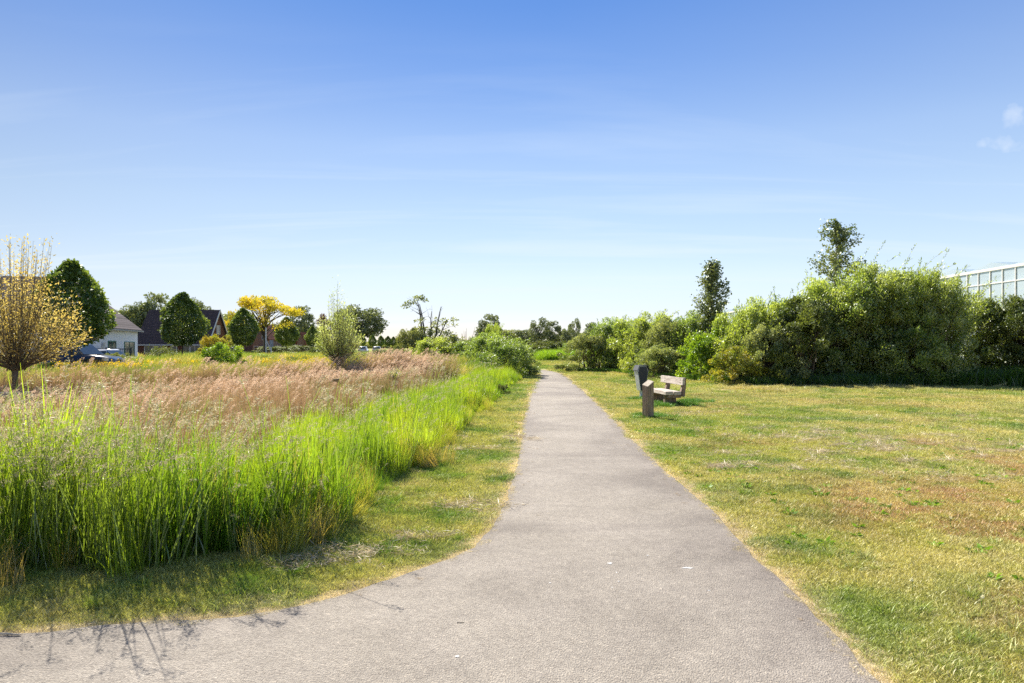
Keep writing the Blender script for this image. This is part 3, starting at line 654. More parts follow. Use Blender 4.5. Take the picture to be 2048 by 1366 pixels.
x, y = AT(788, 24); plant('willow_stump', (x, y, zs(x,y)+.25), 0, 1.0, [('trunk', mesh_tubes('trunk', tr, bark_dark, 7), None), ('branches', mesh_tubes('branches', tw, bark, 3), None), ('crown', mesh_leaves('crown', P, D, .06, .35, 63, LM['haw']), None)], 'thin nearly leafless stump with short shoots in the pink plumes', 'tree stump')
MB().tube([(0,0,-.7),(0.02,0,0),(0,0,.62)], [.10,.09,.12], 8).build('tree_stump', bark_dark); st_ = bpy.data.objects['tree_stump']; x, y = AT(672, 22); st_.location = (x, y, 0); tag(st_, 'dark stump among the reeds in front of the green pollard willow', 'tree stump')

# --- half dead tree
rg = np.random.default_rng(71); lines = []; tips = []
for (dx, top, r0) in [(-1.0,5.6,.17),(-.35,5.2,.15),(.3,4.6,.14),(1.1,5.0,.13),(1.8,3.9,.11)]:
    b = np.array((dx*.25, rg.normal()*.1, -.1)); e = np.array((dx*1.0+rg.normal()*.15, rg.normal()*.3, top)); c = np.array((dx*.35, 0, top*.45)); pts = bez(b, c, e, 10); pts[1:-1] += rg.normal(size=(8,3))*.05
    lines.append((pts, np.linspace(r0, .028, 10)))
    for k in range(12):
        t = rg.uniform(.35, .98); i0 = int(t*9); s0 = pts[i0]; d = unit(np.array((rg.normal()*.8 + dx*.2, rg.normal()*.7, .75))); ln_ = rg.uniform(.4, 1.1); e2 = s0 + d*ln_; lines.append((bez(s0, s0+d*ln_*.5+rg.normal(size=3)*.06, e2, 4), np.linspace(.028, .006, 4))); tips.append(e2)
        for j in range(2): e3 = e2 + unit(d + rg.normal(size=3)*.7)*.35; lines.append((np.stack([e2, e3]), np.array((.008,.004)))); tips.append(e3)
tips = np.array(tips); Cs = np.concatenate([np.array([(-1.75,0,5.25),(-1.4,.1,5.4),(-.95,0,5.75),(-.6,.1,5.8),(-.3,0,5.6),(-1.9,0,5.05)]), tips[(tips[:,2] < 3.9) & (rg.uniform(size=len(tips)) < .55)]]); P = []; D = []
for i, c in enumerate(Cs):
    n = 55 if i < 6 else 26; d = unit(rg.normal(size=(n,3))); P.append(c + d*np.array((.34,.3,.16))*rg.uniform(.2,1,(n,1))); D.append(d)
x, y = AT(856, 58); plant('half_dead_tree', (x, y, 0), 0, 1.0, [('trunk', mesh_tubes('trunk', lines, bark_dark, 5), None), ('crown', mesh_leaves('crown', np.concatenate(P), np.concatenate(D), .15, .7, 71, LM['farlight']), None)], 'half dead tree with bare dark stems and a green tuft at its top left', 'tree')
lines = []
for k in range(14):
    a = rg.normal()*.5; lines.append((bez(np.array((rg.normal()*.1,0,0)), np.array((a*.5,0,1.2)), np.array((a*2.2, rg.normal()*.4, rg.uniform(2.2,3.4))), 5), np.linspace(.04, .008, 5)))
x, y = AT(932, 60); b0 = link(bpy.data.objects.new('bare_tree', mesh_tubes('bare_tree', lines, bark_dark, 4))); b0.location = (x, y, 0); tag(b0, 'small leafless tree between the half dead tree and the willow bushes', 'tree')

# --- young poplars in the hedge
for s_, px, Y, tp, wd, gap, lb in [(81,1421,35.5,528,.86,0,'young pointed poplar standing alone above the hedge'), (82,1668,34,445,1.22,1,'tallest poplar with a forked open crown above the right clump')]:
    rg = np.random.default_rng(s_); x, y = AT(px, Y); Hh = ZT(tp, Y); lines = [(bez(np.zeros(3), np.array((.1,0,Hh*.5)), np.array((.1,0,Hh)), 9), np.linspace(.09, .01, 9))]; P = []; D = []
    tops = [(0,1.0)] if not gap else [(-.35,1.0),(.55,.93),(.15,.72)]
    for k in range(90):
        z = Hh*rg.uniform(.30, .97); f_ = (z/Hh - .28)/.72; w_ = wd*(math.sin(min(1,f_/.45)*math.pi/2) if f_ < .45 else 1 - ((f_-.45)/.55)**1.15*.93) + .04
        a = rg.uniform(0, 6.28); s0 = np.array((.1*z/Hh, 0, z)); e = s0 + np.array((w_*np.cos(a), w_*np.sin(a), .55*w_ + .15))
        if gap and f_ > .55: e[0] += (.45 if k % 2 else -.35); 
        lines.append((bez(s0, (s0+e)/2 + np.array((0,0,-.08)), e, 4), np.linspace(.018, .004, 4)))
        n = 56 if not gap else 60; t = rg.uniform(.15, 1.05, n)[:,None]; P.append(s0 + (e-s0)*t + rg.normal(size=(n,3))*.10); D.append(unit(e-s0)*.4 + rg.normal(size=(n,3))*.7 + np.array((.35,0,-.25)))
    plant('poplar_tree', (x, y, 0), 0, 1.0, [('trunk', mesh_tubes('trunk', lines, bark, 5), None), ('crown', mesh_leaves('crown', np.concatenate(P), np.concatenate(D), .125, .75, s_, LM['poplar']), None)], lb, 'tree', 'young poplars rising out of the hedge')

# ------------------------------------------------------------------ grasses: clump meshes instanced on points
SRC = {}
def blades(rg, n, R_, h0, h1, w0, w1, lean, bend, segs=4, cx=0, cy=0, wind=(0,0), base_z=0.0, tipw=.12):
    a = rg.uniform(0, 6.28, n); r = R_*np.sqrt(rg.uniform(0,1,n)); B = np.stack([cx + r*np.cos(a), cy + r*np.sin(a), np.full(n, base_z)], 1)
    h = rg.uniform(h0, h1, n); w_ = rg.uniform(w0, w1, n); th = rg.uniform(0, 6.28, n)
    dr = np.stack([np.cos(th)+wind[0]*2, np.sin(th)+wind[1]*2, np.zeros(n)], 1); dr = dr/np.maximum(1, np.linalg.norm(dr, axis=1, keepdims=True))
    ln_ = rg.uniform(.3, 1, n)*lean; bd = rg.uniform(.2, 1, n)*bend; sd3 = rg.uniform(0, 6.28, n); side = np.stack([np.cos(sd3), np.sin(sd3), np.zeros(n)], 1)
    t = np.linspace(0, 1, segs+1); V = []
    for k in t:
        off = (ln_*k + bd*k**2.5)*h; z = h*k*(1 - .35*np.clip(bd,0,1.6)*k*k - .1*ln_); wk = w_*(.65 + .5*math.sin(math.pi*min(1, k*1.25)*.8))*(1 - k**3*(1-tipw))*.5
        c = B + dr*off[:,None] + np.stack([0*z, 0*z, z], 1); V.append(c - side*wk[:,None]); V.append(c + side*wk[:,None])
    V = np.stack(V, 1); m_ = 2*(segs+1); i = np.arange(n)[:,None]*m_; Fq = np.concatenate([i + np.array((2*k, 2*k+1, 2*k+3, 2*k+2))[None] for k in range(segs)], 0)
    tips_ = (V[:,-1]+V[:,-2])/2; return V.reshape(-1,3), Fq, np.tile(rg.uniform(size=n), segs), tips_
def combine(name, chunks, mats):
    V = []; Fq = []; v = []; mi = []; b = 0
    for (v_, f_, a_, m_) in chunks: V.append(v_); Fq.append(f_ + b); b += len(v_); v.append(a_); mi.append(np.full(len(f_), m_))
    return npmesh(name, np.concatenate(V), np.concatenate(Fq), mats, v=np.concatenate(v), mi=np.concatenate(mi))
def source(kind, meshes):
    c = bpy.data.collections.new('source_' + kind)
    for i, me_ in enumerate(meshes): c.objects.link(bpy.data.objects.new(f'{kind}_clump', me_))
    SRC[kind] = c
def scatter(name, kind, X, Y, Z, scl, tint, label, cat=None, yaw=None, tilt=.08, seed=0):
    rg = np.random.default_rng(seed+500); n = len(X); me_ = bpy.data.meshes.new(name); me_.vertices.add(n); me_.vertices.foreach_set('co', np.stack([X,Y,Z],1).astype(np.float32).ravel())
    rot = np.stack([rg.normal(size=n)*tilt, rg.normal(size=n)*tilt, rg.uniform(0, 6.283, n) if yaw is None else yaw], 1)
    a = me_.attributes.new('rot', 'FLOAT_VECTOR', 'POINT'); a.data.foreach_set('vector', rot.astype(np.float32).ravel())
    a = me_.attributes.new('scl', 'FLOAT', 'POINT'); a.data.foreach_set('value', np.asarray(scl*np.ones(n), np.float32))
    a = me_.attributes.new('pick', 'INT', 'POINT'); a.data.foreach_set('value', rg.integers(0, len(SRC[kind].objects), n).astype(np.int32))
    a = me_.attributes.new('tint', 'FLOAT_COLOR', 'POINT'); a.data.foreach_set('color', np.concatenate([tint*np.ones((n,3)), np.ones((n,1))], 1).astype(np.float32).ravel())
    o = link(bpy.data.objects.new(name, me_)); g = bpy.data.node_groups.new(name, 'GeometryNodeTree')
    g.interface.new_socket('Geometry', in_out='INPUT', socket_type='NodeSocketGeometry'); g.interface.new_socket('Geometry', in_out='OUTPUT', socket_type='NodeSocketGeometry')
    gi = g.nodes.new('NodeGroupInput'); go = g.nodes.new('NodeGroupOutput'); io = g.nodes.new('GeometryNodeInstanceOnPoints'); ci = g.nodes.new('GeometryNodeCollectionInfo')
    ci.inputs['Collection'].default_value = SRC[kind]; ci.inputs['Separate Children'].default_value = True; ci.inputs['Reset Children'].default_value = True
    def na(nm, typ):
        q = g.nodes.new('GeometryNodeInputNamedAttribute'); q.data_type = typ; q.inputs['Name'].default_value = nm; return q.outputs['Attribute']
    er = g.nodes.new('FunctionNodeEulerToRotation'); g.links.new(na('rot','FLOAT_VECTOR'), er.inputs[0])
    g.links.new(gi.outputs[0], io.inputs['Points']); g.links.new(ci.outputs[0], io.inputs['Instance']); io.inputs['Pick Instance'].default_value = True
    g.links.new(na('pick','INT'), io.inputs['Instance Index']); g.links.new(er.outputs[0], io.inputs['Rotation']); g.links.new(na('scl','FLOAT'), io.inputs['Scale']); g.links.new(io.outputs[0], go.inputs[0])
    md = o.modifiers.new('scatter', 'NODES'); md.node_group = g; tag(o, label, cat, kind='stuff'); return o

blade_m = leafmat('turf_blade', .62, 1.42, .30, tint=True, gloss=.03, obj_var=.10, tm=(1.15,1.2,.7))
tall_m = leafmat('tall_grass_blade', .65, 1.35, .55, tint=True, gloss=.07, tboost=1.25, obj_var=.12, rough=.35)
seed_m = leafmat('grass_seed_head', (.42,.37,.21), (.66,.60,.42), .35, gloss=.04, tm=(1.1,1.05,.9))
straw_m = leafmat('reed_straw', .6, 1.3, .30, tint=True, gloss=.04, obj_var=.14, tm=(1.1,1.0,.85))
plume_m = leafmat('reed_plume', (.50,.375,.26), (.80,.645,.49), .45, gloss=.03, tm=(1.1,1.0,.9))
butter_m = leafmat('yellow_flower', (.70,.50,.01), (.90,.66,.03), .35, gloss=.03)
weed_m = leafmat('weed_leaf', (.11,.24,.02), (.22,.38,.04), .40, gloss=.02)

# short turf
src = []
for s_ in range(5):
    rg = np.random.default_rng(100+s_); a1 = blades(rg, 330, .17, .012, .036, .0026, .0046, .8, .45, 2); src.append(combine('turf_clump', [(a1[0], a1[1], a1[2], 0)], [blade_m]))
source('turf', src)
src = []
for s_ in range(4):
    rg = np.random.default_rng(120+s_); a1 = blades(rg, 60, .07, .05, .13, .004, .007, .7, .8, 3); src.append(combine('tuft_clump', [(a1[0], a1[1], a1[2], 0)], [blade_m]))
source('tuft', src)
def cull(X, Y, margin=1.0):      # keep what the lens (or one a step aside) can see
    return (Y > 1.5) & (np.abs(X) < .78*Y + 2.2*margin)
def sample_view(n, y0, y1, rg, x0=None, x1=None, p=1.0):
    """points spread evenly in area inside the view wedge"""
    y = np.sqrt(rg.uniform(y0*y0, y1*y1, n)) if p == 1.0 else y0*(y1/y0)**rg.uniform(0,1,n)
    x = rg.uniform(-.80, .80, n)*y + rg.uniform(-1.5, 1.5, n); return x, y
rg = np.random.default_rng(200)
XA, YA = [], []
for (y0, y1, n) in [(2.6, 6, 5200), (6, 12, 9000), (12, 24, 11000), (24, 62, 13000)]:
    x, y = sample_view(n, y0, y1, rg); XA.append(x); YA.append(y)
X, Y = np.concatenate(XA), np.concatenate(YA)
pdv = path_d(X, Y); rsv = reed_s(X, Y)
k = (pdv > .02) & (rsv < .25) & ~((X < -1.5) & (Y > 36)); X, Y, pdv, rsv = X[k], Y[k], pdv[k], rsv[k]
scl = np.where(Y < 6, 1.0, np.where(Y < 12, 1.15, np.where(Y < 24, 1.6, 2.6))) * rg.uniform(.8, 1.25, len(X))
scl = np.where(pdv < .22, scl*np.clip(pdv/.22, .35, 1), scl)
scatter('mown_grass', 'turf', X, Y, ground_z(X, Y)*sst(pdv, .05, .5), scl, turf_colour(X, Y, pdv), 'short mown lawn grass, partly scorched, on both sides of the path', seed=1)
# dry fringe along the path
E_ = np.concatenate([LE, RE]); E_ = E_[(E_[:,1] > 2) & (E_[:,1] < 48) & (np.abs(E_[:,0]) < .8*E_[:,1]+2)]
rg = np.random.default_rng(201); idx = rg.integers(0, len(E_), 8000); X = E_[idx,0] + rg.normal(size=8000)*.075; Y = E_[idx,1] + rg.normal(size=8000)*.075; d = path_d(X, Y); k = d > -.02
X, Y = X[k], Y[k]; n3 = fbm(X*3, Y*3, 8)[:,None]; scatter('dry_grass_fringe', 'turf', X, Y, np.full(len(X), .004), rg.uniform(.28, .55, len(X)), np.array((.78,.66,.50))*(.75+.5*n3), 'straw-coloured dead grass fringe along both edges of the path', seed=2)
# longer tufts on the lawn
rg = np.random.default_rng(202); X, Y = sample_view(8500, 3, 26, rg); d = path_d(X, Y); s_ = reed_s(X, Y)
k = (d > .12) & (s_ < -.05) & (fbm(X*1.1, Y*1.1, 91) + .25*np.exp(s_/.5) > .53); X, Y, d = X[k], Y[k], d[k]
scatter('longer_grass_tufts', 'tuft', X, Y, ground_z(X, Y), rg.uniform(.45, 1.0, len(X)), turf_colour(X, Y, d+.3)*.5 + np.array((.14,.25,.02))*.5, 'longer green tufts dotted over the mown grass', seed=3)
# lush tufts at bench, post, bin
rg = np.random.default_rng(203); X = []; Y = []
for (px, py, sx, sy, n) in [(1300,836,.32,.25,110),(1345,812,.5,.3,120),(1383,806,.45,.3,110),(1285,800,.3,.3,60),(1325,815,.4,.2,50)]:
    x, y = G(px, py); X.append(x + rg.normal(size=n)*sx*.6); Y.append(y + rg.normal(size=n)*sy*.8)
X, Y = np.concatenate(X), np.concatenate(Y); scatter('unmown_grass_at_bench', 'tuft', X, Y, ground_z(X, Y), rg.uniform(.7, 1.5, len(X)), np.array((.12,.26,.03)), 'unmown dark green grass around the feet of bench, post and bin', seed=4)

# tall green reed grass
src = []
for s_ in range(6):
    rg = np.random.default_rng(300+s_); a1 = blades(rg, 34, .20, .5, 1.0, .008, .015, .13, .12, 5, wind=(.15,0)); a2 = blades(rg, 24, .22, .25, .7, .006, .010, .30, .5, 4)
    src.append(combine('reed_clump', [(a1[0],a1[1],a1[2],0),(a2[0],a2[1],a2[2],0)], [tall_m]))
source('reed', src)
src = []
for s_ in range(6):
    rg = np.random.default_rng(320+s_); a1 = blades(rg, 85, .20, .35, .90, .003, .0065, .20, .32, 5, wind=(.1,0)); a2 = blades(rg, (3,1,1,2,1,1)[s_], .16, .95, 1.25, .003, .0042, .16, .14, 6, wind=(.35,0))
    P = []; D = []
    for t in a2[3][:(3,0,0,1,0,1)[s_] or 1]:
        n = 46 if s_ in (0,3) else 12; q = rg.uniform(0, 1, n); P.append(t + np.stack([.10*q**1.4*1 + rg.normal(size=n)*.012, rg.normal(size=n)*.014, -.16 + .17*q - .05*q*q + rg.normal(size=n)*.008], 1)); D.append(np.array((.6,0,.5)) + rg.normal(size=(n,3))*.5)
    P = np.concatenate(P); lv, lf = leaves(P, np.concatenate(D), .022, .22, rg)
    src.append(combine('meadow_clump', [(a1[0],a1[1],a1[2],0),(a2[0],a2[1],a2[2]*.3+.2,0),(lv,lf,rg.uniform(size=len(lf)),1)], [tall_m, seed_m]))
source('meadow', src)
rg = np.random.default_rng(330)
X = rg.uniform(-34, 1.2, 75000); Y = rg.uniform(4.8, 38, 75000); s_ = reed_s(X, Y); t_ = far_t(X, Y); wdt = 4.9 + 1.3*(fbm(X*.5, Y*.5, 14)-.5)*2
k = (s_ > .22*(vnoise(X*2.3, Y*2.3, 88)-.35)) & (s_ < wdt) & cull(X, Y) & (rg.uniform(size=len(X)) < .85); X, Y, s_ = X[k], Y[k], s_[k]
print('green candidates', len(X))
front = np.exp(-s_/1.1); isfine = rg.uniform(size=len(X)) < (.06 + .80*front*np.interp(Y, [6,12,20], [1,.55,.3]))
def gtint(X, Y, rg, yel):
    n = sst(fbm(X*.9, Y*.9, 44), .32, .68)[:,None]; c = np.array((.12,.235,.020))*(1-n) + np.array((.32,.43,.035))*n; q = (rg.uniform(size=len(X)) < yel + .07*sst(fbm(X*.6+3, Y*.6, 47), .52, .66))[:,None]
    return np.where(q, np.array((.36,.34,.12)), c)
hsc = np.clip(.73 + .38*front + .26*np.exp(-((X+2.7)/1.3)**2 - ((Y-5.6)/.9)**2) + .75*(fbm(X*1.2, Y*1.2, 66)-.5)*2, .40, 1.3) * np.clip(np.where(Y < 6.6, .66, .34) + s_*.85 + .35*(fbm(X*2.2, Y*2.2, 73)-.5)*2, .2, 1) * np.interp(Y, [7, 10, 20], [1.0, .80, .72])
a = isfine; op = vnoise(X*1.7, Y*1.7, 90) > .16
X, Y, s_, isfine, hsc = X[op], Y[op], s_[op], isfine[op], hsc[op]; a = isfine
scatter('tall_meadow_grass', 'meadow', X[a], Y[a], ground_z(X[a], Y[a])-.02, hsc[a]*rg.uniform(.75,1.12,a.sum()), gtint(X[a],Y[a],rg,.05)*np.array((.85,.92,.9)), 'tall green meadow grass with pale seed heads in front of the reeds', yaw=rg.normal(size=a.sum())*1.0, seed=5)
a = ~isfine; scatter('green_reeds', 'reed', X[a], Y[a], ground_z(X[a], Y[a])-.02, hsc[a]*rg.uniform(.85,1.2,a.sum())*1.05, gtint(X[a],Y[a],rg,.03), 'broad-bladed young green reeds beside the mown verge', yaw=rg.normal(size=a.sum())*.9, seed=6)

# dry tussocks along the mown edge
rg = np.random.default_rng(337); X = []; Y = []
for (px, py, n, sp) in [(860,925,26,.30),(820,900,22,.35),(800,945,16,.25),(730,1000,14,.2),(905,880,14,.3),(660,1070,12,.2),(620,1095,10,.2),(960,825,10,.4),(60,1130,16,.4),(150,1120,12,.3),(880,850,14,.4)]:
    x, y = G(px, py); X.append(x - .15 + rg.normal(size=n)*sp*.6); Y.append(y + rg.normal(size=n)*sp*1.6)
X, Y = np.concatenate(X), np.concatenate(Y); mixv = rg.uniform(size=len(X))[:,None]
scatter('dry_edge_tussocks', 'meadow', X, Y, ground_z(X, Y), rg.uniform(.30, .62, len(X)), np.array((.48,.36,.15))*mixv + np.array((.28,.34,.05))*(1-mixv), 'low ochre tussocks spilling over the mown edge of the reed bed', seed=16, tilt=.25)

# long flowering stalks along the front edge, arching over the verge
src = []
for s_ in range(5):
    rg = np.random.default_rng(333+s_); a2 = blades(rg, 3, .07, 1.05, 1.55, .006, .009, .16, .24, 8, wind=(.3,-.1), tipw=.5); P = []; D = []
    for t in a2[3]:
        n = 34; q = rg.uniform(0, 1, n); P.append(t + np.stack([.10*q**1.4 + rg.normal(size=n)*.016, rg.normal(size=n)*.018, -.13 + .15*q - .09*q*q + rg.normal(size=n)*.01], 1)); D.append(np.array((.6,0,.3)) + rg.normal(size=(n,3))*.5)
    lv, lf = leaves(np.concatenate(P), np.concatenate(D), .026, .25, rg); src.append(combine('stalk_clump', [(a2[0],a2[1],a2[2]*.3+.2,0),(lv,lf,rg.uniform(size=len(lf)),1)], [tall_m, seed_m]))
source('stalk', src)
rg = np.random.default_rng(334); X = np.concatenate([rg.uniform(-5.4, -2.2, 110), rg.normal(size=70)*.5-3.4]); Y = np.interp(X, EDGE[:5,0], EDGE[:5,1]) + np.abs(rg.normal(size=180))*.3
X2 = rg.uniform(0, 1, 130); Y2 = 5.6 + 14*X2**1.5; X2 = np.interp(Y2, EDGE[3:,1], EDGE[3:,0]) - rg.uniform(0, 1.8, 130); X = np.concatenate([X, X2]); Y = np.concatenate([Y, Y2])
scatter('flowering_grass_stalks', 'stalk', X, Y, ground_z(X, Y), rg.uniform(.72, 1.05, len(X)), np.array((.16,.24,.05)), 'long flowering grass stalks with pale panicles above the green grass', yaw=rg.normal(size=len(X))*.9, seed=15, tilt=.12)

# last year's brown reeds with plumes
src = []
for s_ in range(6):
    rg = np.random.default_rng(340+s_); a1 = blades(rg, 46, .30, 1.1, 1.62, .004, .007, .10, .06, 3, wind=(.3,0), tipw=.5); a2 = blades(rg, 24, .30, .5, 1.2, .006, .012, .3, .5, 3, wind=(.3,0)); P = []; D = []
    for t in a1[3][a1[3][:,2] > 1.30][:6]:
        n = 34; q = rg.uniform(0, 1, n); w_ = .028*np.sin(np.pi*np.clip(q,.08,1)**.8)+.006
        P.append(t + np.stack([.03+.12*q**1.5 + rg.normal(size=n)*w_, rg.normal(size=n)*w_, -.10 + .23*q - .07*q*q], 1)); D.append(np.array((.8,0,.55)) + rg.normal(size=(n,3))*.4)
    P = np.concatenate(P); lv, lf = leaves(P, np.concatenate(D), .052, .26, rg)
    src.append(combine('brown_reed_clump', [(a1[0],a1[1],a1[2],0),(a2[0],a2[1],a2[2],0),(lv,lf,rg.uniform(size=len(lf)),1)], [straw_m, plume_m]))
source('brown_reed', src)
src = []
for s_ in range(6):
    rg = np.random.default_rng(345+s_); a1 = blades(rg, 62, .30, .95, 1.62, .004, .008, .07, .04, 3, wind=(.3,0), tipw=.4); a2 = blades(rg, 16, .30, .5, 1.1, .006, .012, .3, .5, 3, wind=(.3,0)); chunks = [(a1[0],a1[1],a1[2],0),(a2[0],a2[1],a2[2],0)]
    if s_ < 2:
        t = a1[3][0]; n = 34; q = rg.uniform(0, 1, n); w_ = .028*np.sin(np.pi*np.clip(q,.08,1)**.8)+.006
        lv, lf = leaves(t + np.stack([.03+.12*q**1.5 + rg.normal(size=n)*w_, rg.normal(size=n)*w_, -.10 + .23*q - .07*q*q], 1), np.array((.8,0,.55)) + rg.normal(size=(n,3))*.4, .052, .26, rg); chunks.append((lv,lf,rg.uniform(size=len(lf)),1))
    src.append(combine('reed_stalk_clump', chunks, [straw_m, plume_m]))
source('reed_stalk', src)
rg = np.random.default_rng(350); X = rg.uniform(-34, 1, 52000); Y = rg.uniform(7, 40, 52000); s_ = reed_s(X, Y); t_ = far_t(X, Y)
k = (s_ > 4.1 + rg.normal(size=len(X))*.5) & (t_ > 0) & cull(X, Y) & (rg.uniform(size=len(X)) < np.where(s_ < 9, .85, .55)); X, Y, s_ = X[k], Y[k], s_[k]
print('brown reeds', len(X))
n = fbm(X*.3, Y*.3, 15)[:,None]; tb = np.array((.41,.28,.150))*(1-n) + np.array((.60,.43,.245))*n; gm = (rg.uniform(size=len(X)) < .04 + .18*sst(fbm(X*.5, Y*.5, 61), .45, .62))[:,None]; tb = np.where(gm, np.array((.22,.30,.05)), tb)
hb = np.interp(s_, [3, 6, 12], [.84, .94, 1.0]) * (.86 + .28*fbm(X*.5, Y*.5, 16)) * np.interp(X/Y, [-.75,-.4,-.24,-.12,-.02], [.84,.86,.95,1.16,1.24])
pl_ = rg.uniform(size=len(X)) < np.interp(X/Y, [-.5, -.25, -.15], [.12, .35, .95]) * sst(s_ + np.interp(X/Y, [-.3,-.1], [0, 3]), 5.5, 8.0)
hr = hb*rg.uniform(.88,1.1,len(X)); yw = rg.normal(size=len(X))*.35; gz = ground_z(X, Y)
scatter('brown_reeds', 'reed_stalk', X[~pl_], Y[~pl_], gz[~pl_], hr[~pl_], tb[~pl_], 'bare brown stalks of last year\'s reeds standing in the ditch', yaw=yw[~pl_], seed=7, tilt=.05)
scatter('plumed_reeds', 'brown_reed', X[pl_], Y[pl_], gz[pl_], hr[pl_], tb[pl_], 'dry reeds with pinkish plumes bent by the wind, towards the path bend', yaw=yw[pl_], seed=17)

# far bank: rough grass and buttercups
src = []
for s_ in range(5):
    rg = np.random.default_rng(360+s_); a1 = blades(rg, 60, .40, .4, .9, .010, .020, .3, .5, 3, wind=(.25,0)); src.append(combine('bank_clump', [(a1[0],a1[1],a1[2],0)], [tall_m]))
source('bank', src)
src = []
for s_ in range(4):
    rg = np.random.default_rng(370+s_); a1 = blades(rg, 30, .40, .4, .72, .006, .010, .3, .4, 3); P = a1[3] + rg.normal(size=(30,3))*.01; P = np.repeat(P, 3, 0) + rg.normal(size=(90,3))*.05; lv, lf = leaves(P, rg.normal(size=(90,3)), .065, .9, rg)
    src.append(combine('buttercup_clump', [(a1[0],a1[1],a1[2],0),(lv,lf,rg.uniform(size=len(lf)),1)], [tall_m, butter_m]))
source('buttercup', src)
rg = np.random.default_rng(380); X, Y = sample_view(60000, 17, 74, rg); t_ = far_t(X, Y); d = path_d(X, Y); k = (t_ < .8) & (X < -.7) & ~((d < 1.0)) & (X > -.9*Y) & ((X < -2.5) | (Y < 44)); X, Y = X[k], Y[k]
k = (X < -1.5 - .0*Y) ; X, Y = X[k], Y[k]
road = np.abs(X + 17 + .175*Y + 6.5) < 3.2
k = ~road; X, Y = X[k], Y[k]; n = fbm(X*.25, Y*.25, 19)[:,None]; n2_ = fbm(X*1.1, Y*1.1, 20)
tb = np.array((.15,.21,.045))*(1-n) + np.array((.30,.30,.12))*n; strawy = (n2_ > .60)[:,None]; tb = np.where(strawy, np.array((.50,.41,.25)), tb); dk = (fbm(X*.6, Y*.6, 23) > .54)[:,None]; tb = np.where(dk, np.array((.11,.20,.035)), tb)
scatter('rough_bank_grass', 'bank', X, Y, ground_z(X, Y), rg.uniform(.65, 1.1, len(X))*np.where(Y > 40, 1.25, 1.0)*(.7+.6*fbm(X*.5, Y*.5, 33)), tb, 'rough green and straw coloured grass on the far bank', yaw=rg.normal(size=len(X))*.5, seed=8)
cb = (fbm(X*.22, Y*.22, 29) > .62) & (rg.uniform(size=len(X)) < .07) | (np.exp(-((X+20)/5)**2 - ((Y-40)/7)**2) > .72+rg.uniform(size=len(X))*3.2) | (np.exp(-((X+13.5)/4)**2 - ((Y-44)/8)**2) > .4+rg.uniform(size=len(X))*3.0)
scatter('buttercup_patches', 'buttercup', X[cb], Y[cb], ground_z(X[cb], Y[cb]), rg.uniform(.95, 1.35, cb.sum()), np.array((.22,.30,.03)), 'drifts of yellow buttercups on the far bank', seed=9)
# bright tall grass beyond the bend
rg = np.random.default_rng(390); X = rg.uniform(2.3, 12, 1500); Y = rg.uniform(57, 64, 1500); scatter('bright_verge_grass', 'bank', X, Y, ground_z(X, Y), rg.uniform(.8, 1.2, 1500), np.array((.20,.34,.03)), 'bright tall grass on the rise beyond the path bend', seed=10)
# grass under the hedge, its shade put into a dark tint
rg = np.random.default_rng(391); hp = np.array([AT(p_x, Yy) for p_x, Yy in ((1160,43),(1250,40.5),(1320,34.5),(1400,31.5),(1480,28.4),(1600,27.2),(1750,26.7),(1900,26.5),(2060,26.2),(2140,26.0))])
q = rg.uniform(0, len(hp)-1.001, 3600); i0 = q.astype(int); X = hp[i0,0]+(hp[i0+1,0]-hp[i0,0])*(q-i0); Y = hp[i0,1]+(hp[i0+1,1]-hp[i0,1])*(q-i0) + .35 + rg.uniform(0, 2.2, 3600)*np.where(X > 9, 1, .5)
scatter('grass_under_hedge', 'bank', X, Y, ground_z(X, Y), rg.uniform(.5, 1.1, 3600)*np.interp(X, [4,9,14,22], [.35,.45,.7,1.2]), np.array((.075,.16,.025)), 'uncut grass along the foot of the hedge, tinted dark for its shade', seed=11)
# clippings
src = []
for s_ in range(3):
    rg = np.random.default_rng(395+s_); n = 120; P = np.stack([rg.normal(size=n)*.11, rg.normal(size=n)*.06, np.abs(rg.normal(size=n))*.012+.012], 1); D = np.stack([rg.normal(size=n), rg.normal(size=n), rg.normal(size=n)*.25], 1); lv, lf = leaves(P, D, rg.uniform(.04,.12,n), .06, rg); src.append(combine('clipping_clump', [(lv, lf, rg.uniform(size=n), 0)], [straw_m]))
source('clipping', src)
rg = np.random.default_rng(396); X = []; Y = []; S_ = []
for (px, py, n, sp) in [(1440,940,9,.25),(1768,897,14,.45),(1850,905,9,.5),(1810,925,5,.15),(2010,905,9,.4),(1900,890,8,.5),(690,1110,9,.28),(760,1080,6,.25),(640,1130,6,.2),(1510,910,9,.5),(1590,880,12,.7),(1700,870,14,1.0),(1545,865,9,.8),(1970,960,8,.5),(1010,880,6,.5),(950,900,8,.3),(905,1020,6,.3),(1960,860,9,1.0),(1640,880,14,1.1),(1480,860,12,.9),(1760,845,16,1.6),(1900,835,14,1.6),(1560,940,10,.7),(1700,930,10,.8),(1850,880,12,1.0),(1620,905,8,.6),(1430,830,10,1.0)]:
    x, y = G(px, py); X.append(x + rg.normal(size=n)*sp); Y.append(y + rg.normal(size=n)*sp*.35); S_.append(rg.uniform(.6,1.3,n))
X, Y, S_ = map(np.concatenate, (X, Y, S_)); scatter('grass_clippings', 'clipping', X, Y, ground_z(X, Y)+.012, S_, np.array((.58,.50,.36)), 'dried mower clippings lying in rows on the lawn', seed=12, yaw=rg.normal(size=len(X))*.4)
rg = np.random.default_rng(398); i0 = rg.integers(0, len(E_), 420); X = E_[i0,0] + rg.normal(size=420)*.22; Y = E_[i0,1] + rg.normal(size=420)*.22; d = path_d(X, Y); k = (d < .02) & (d > -.5)
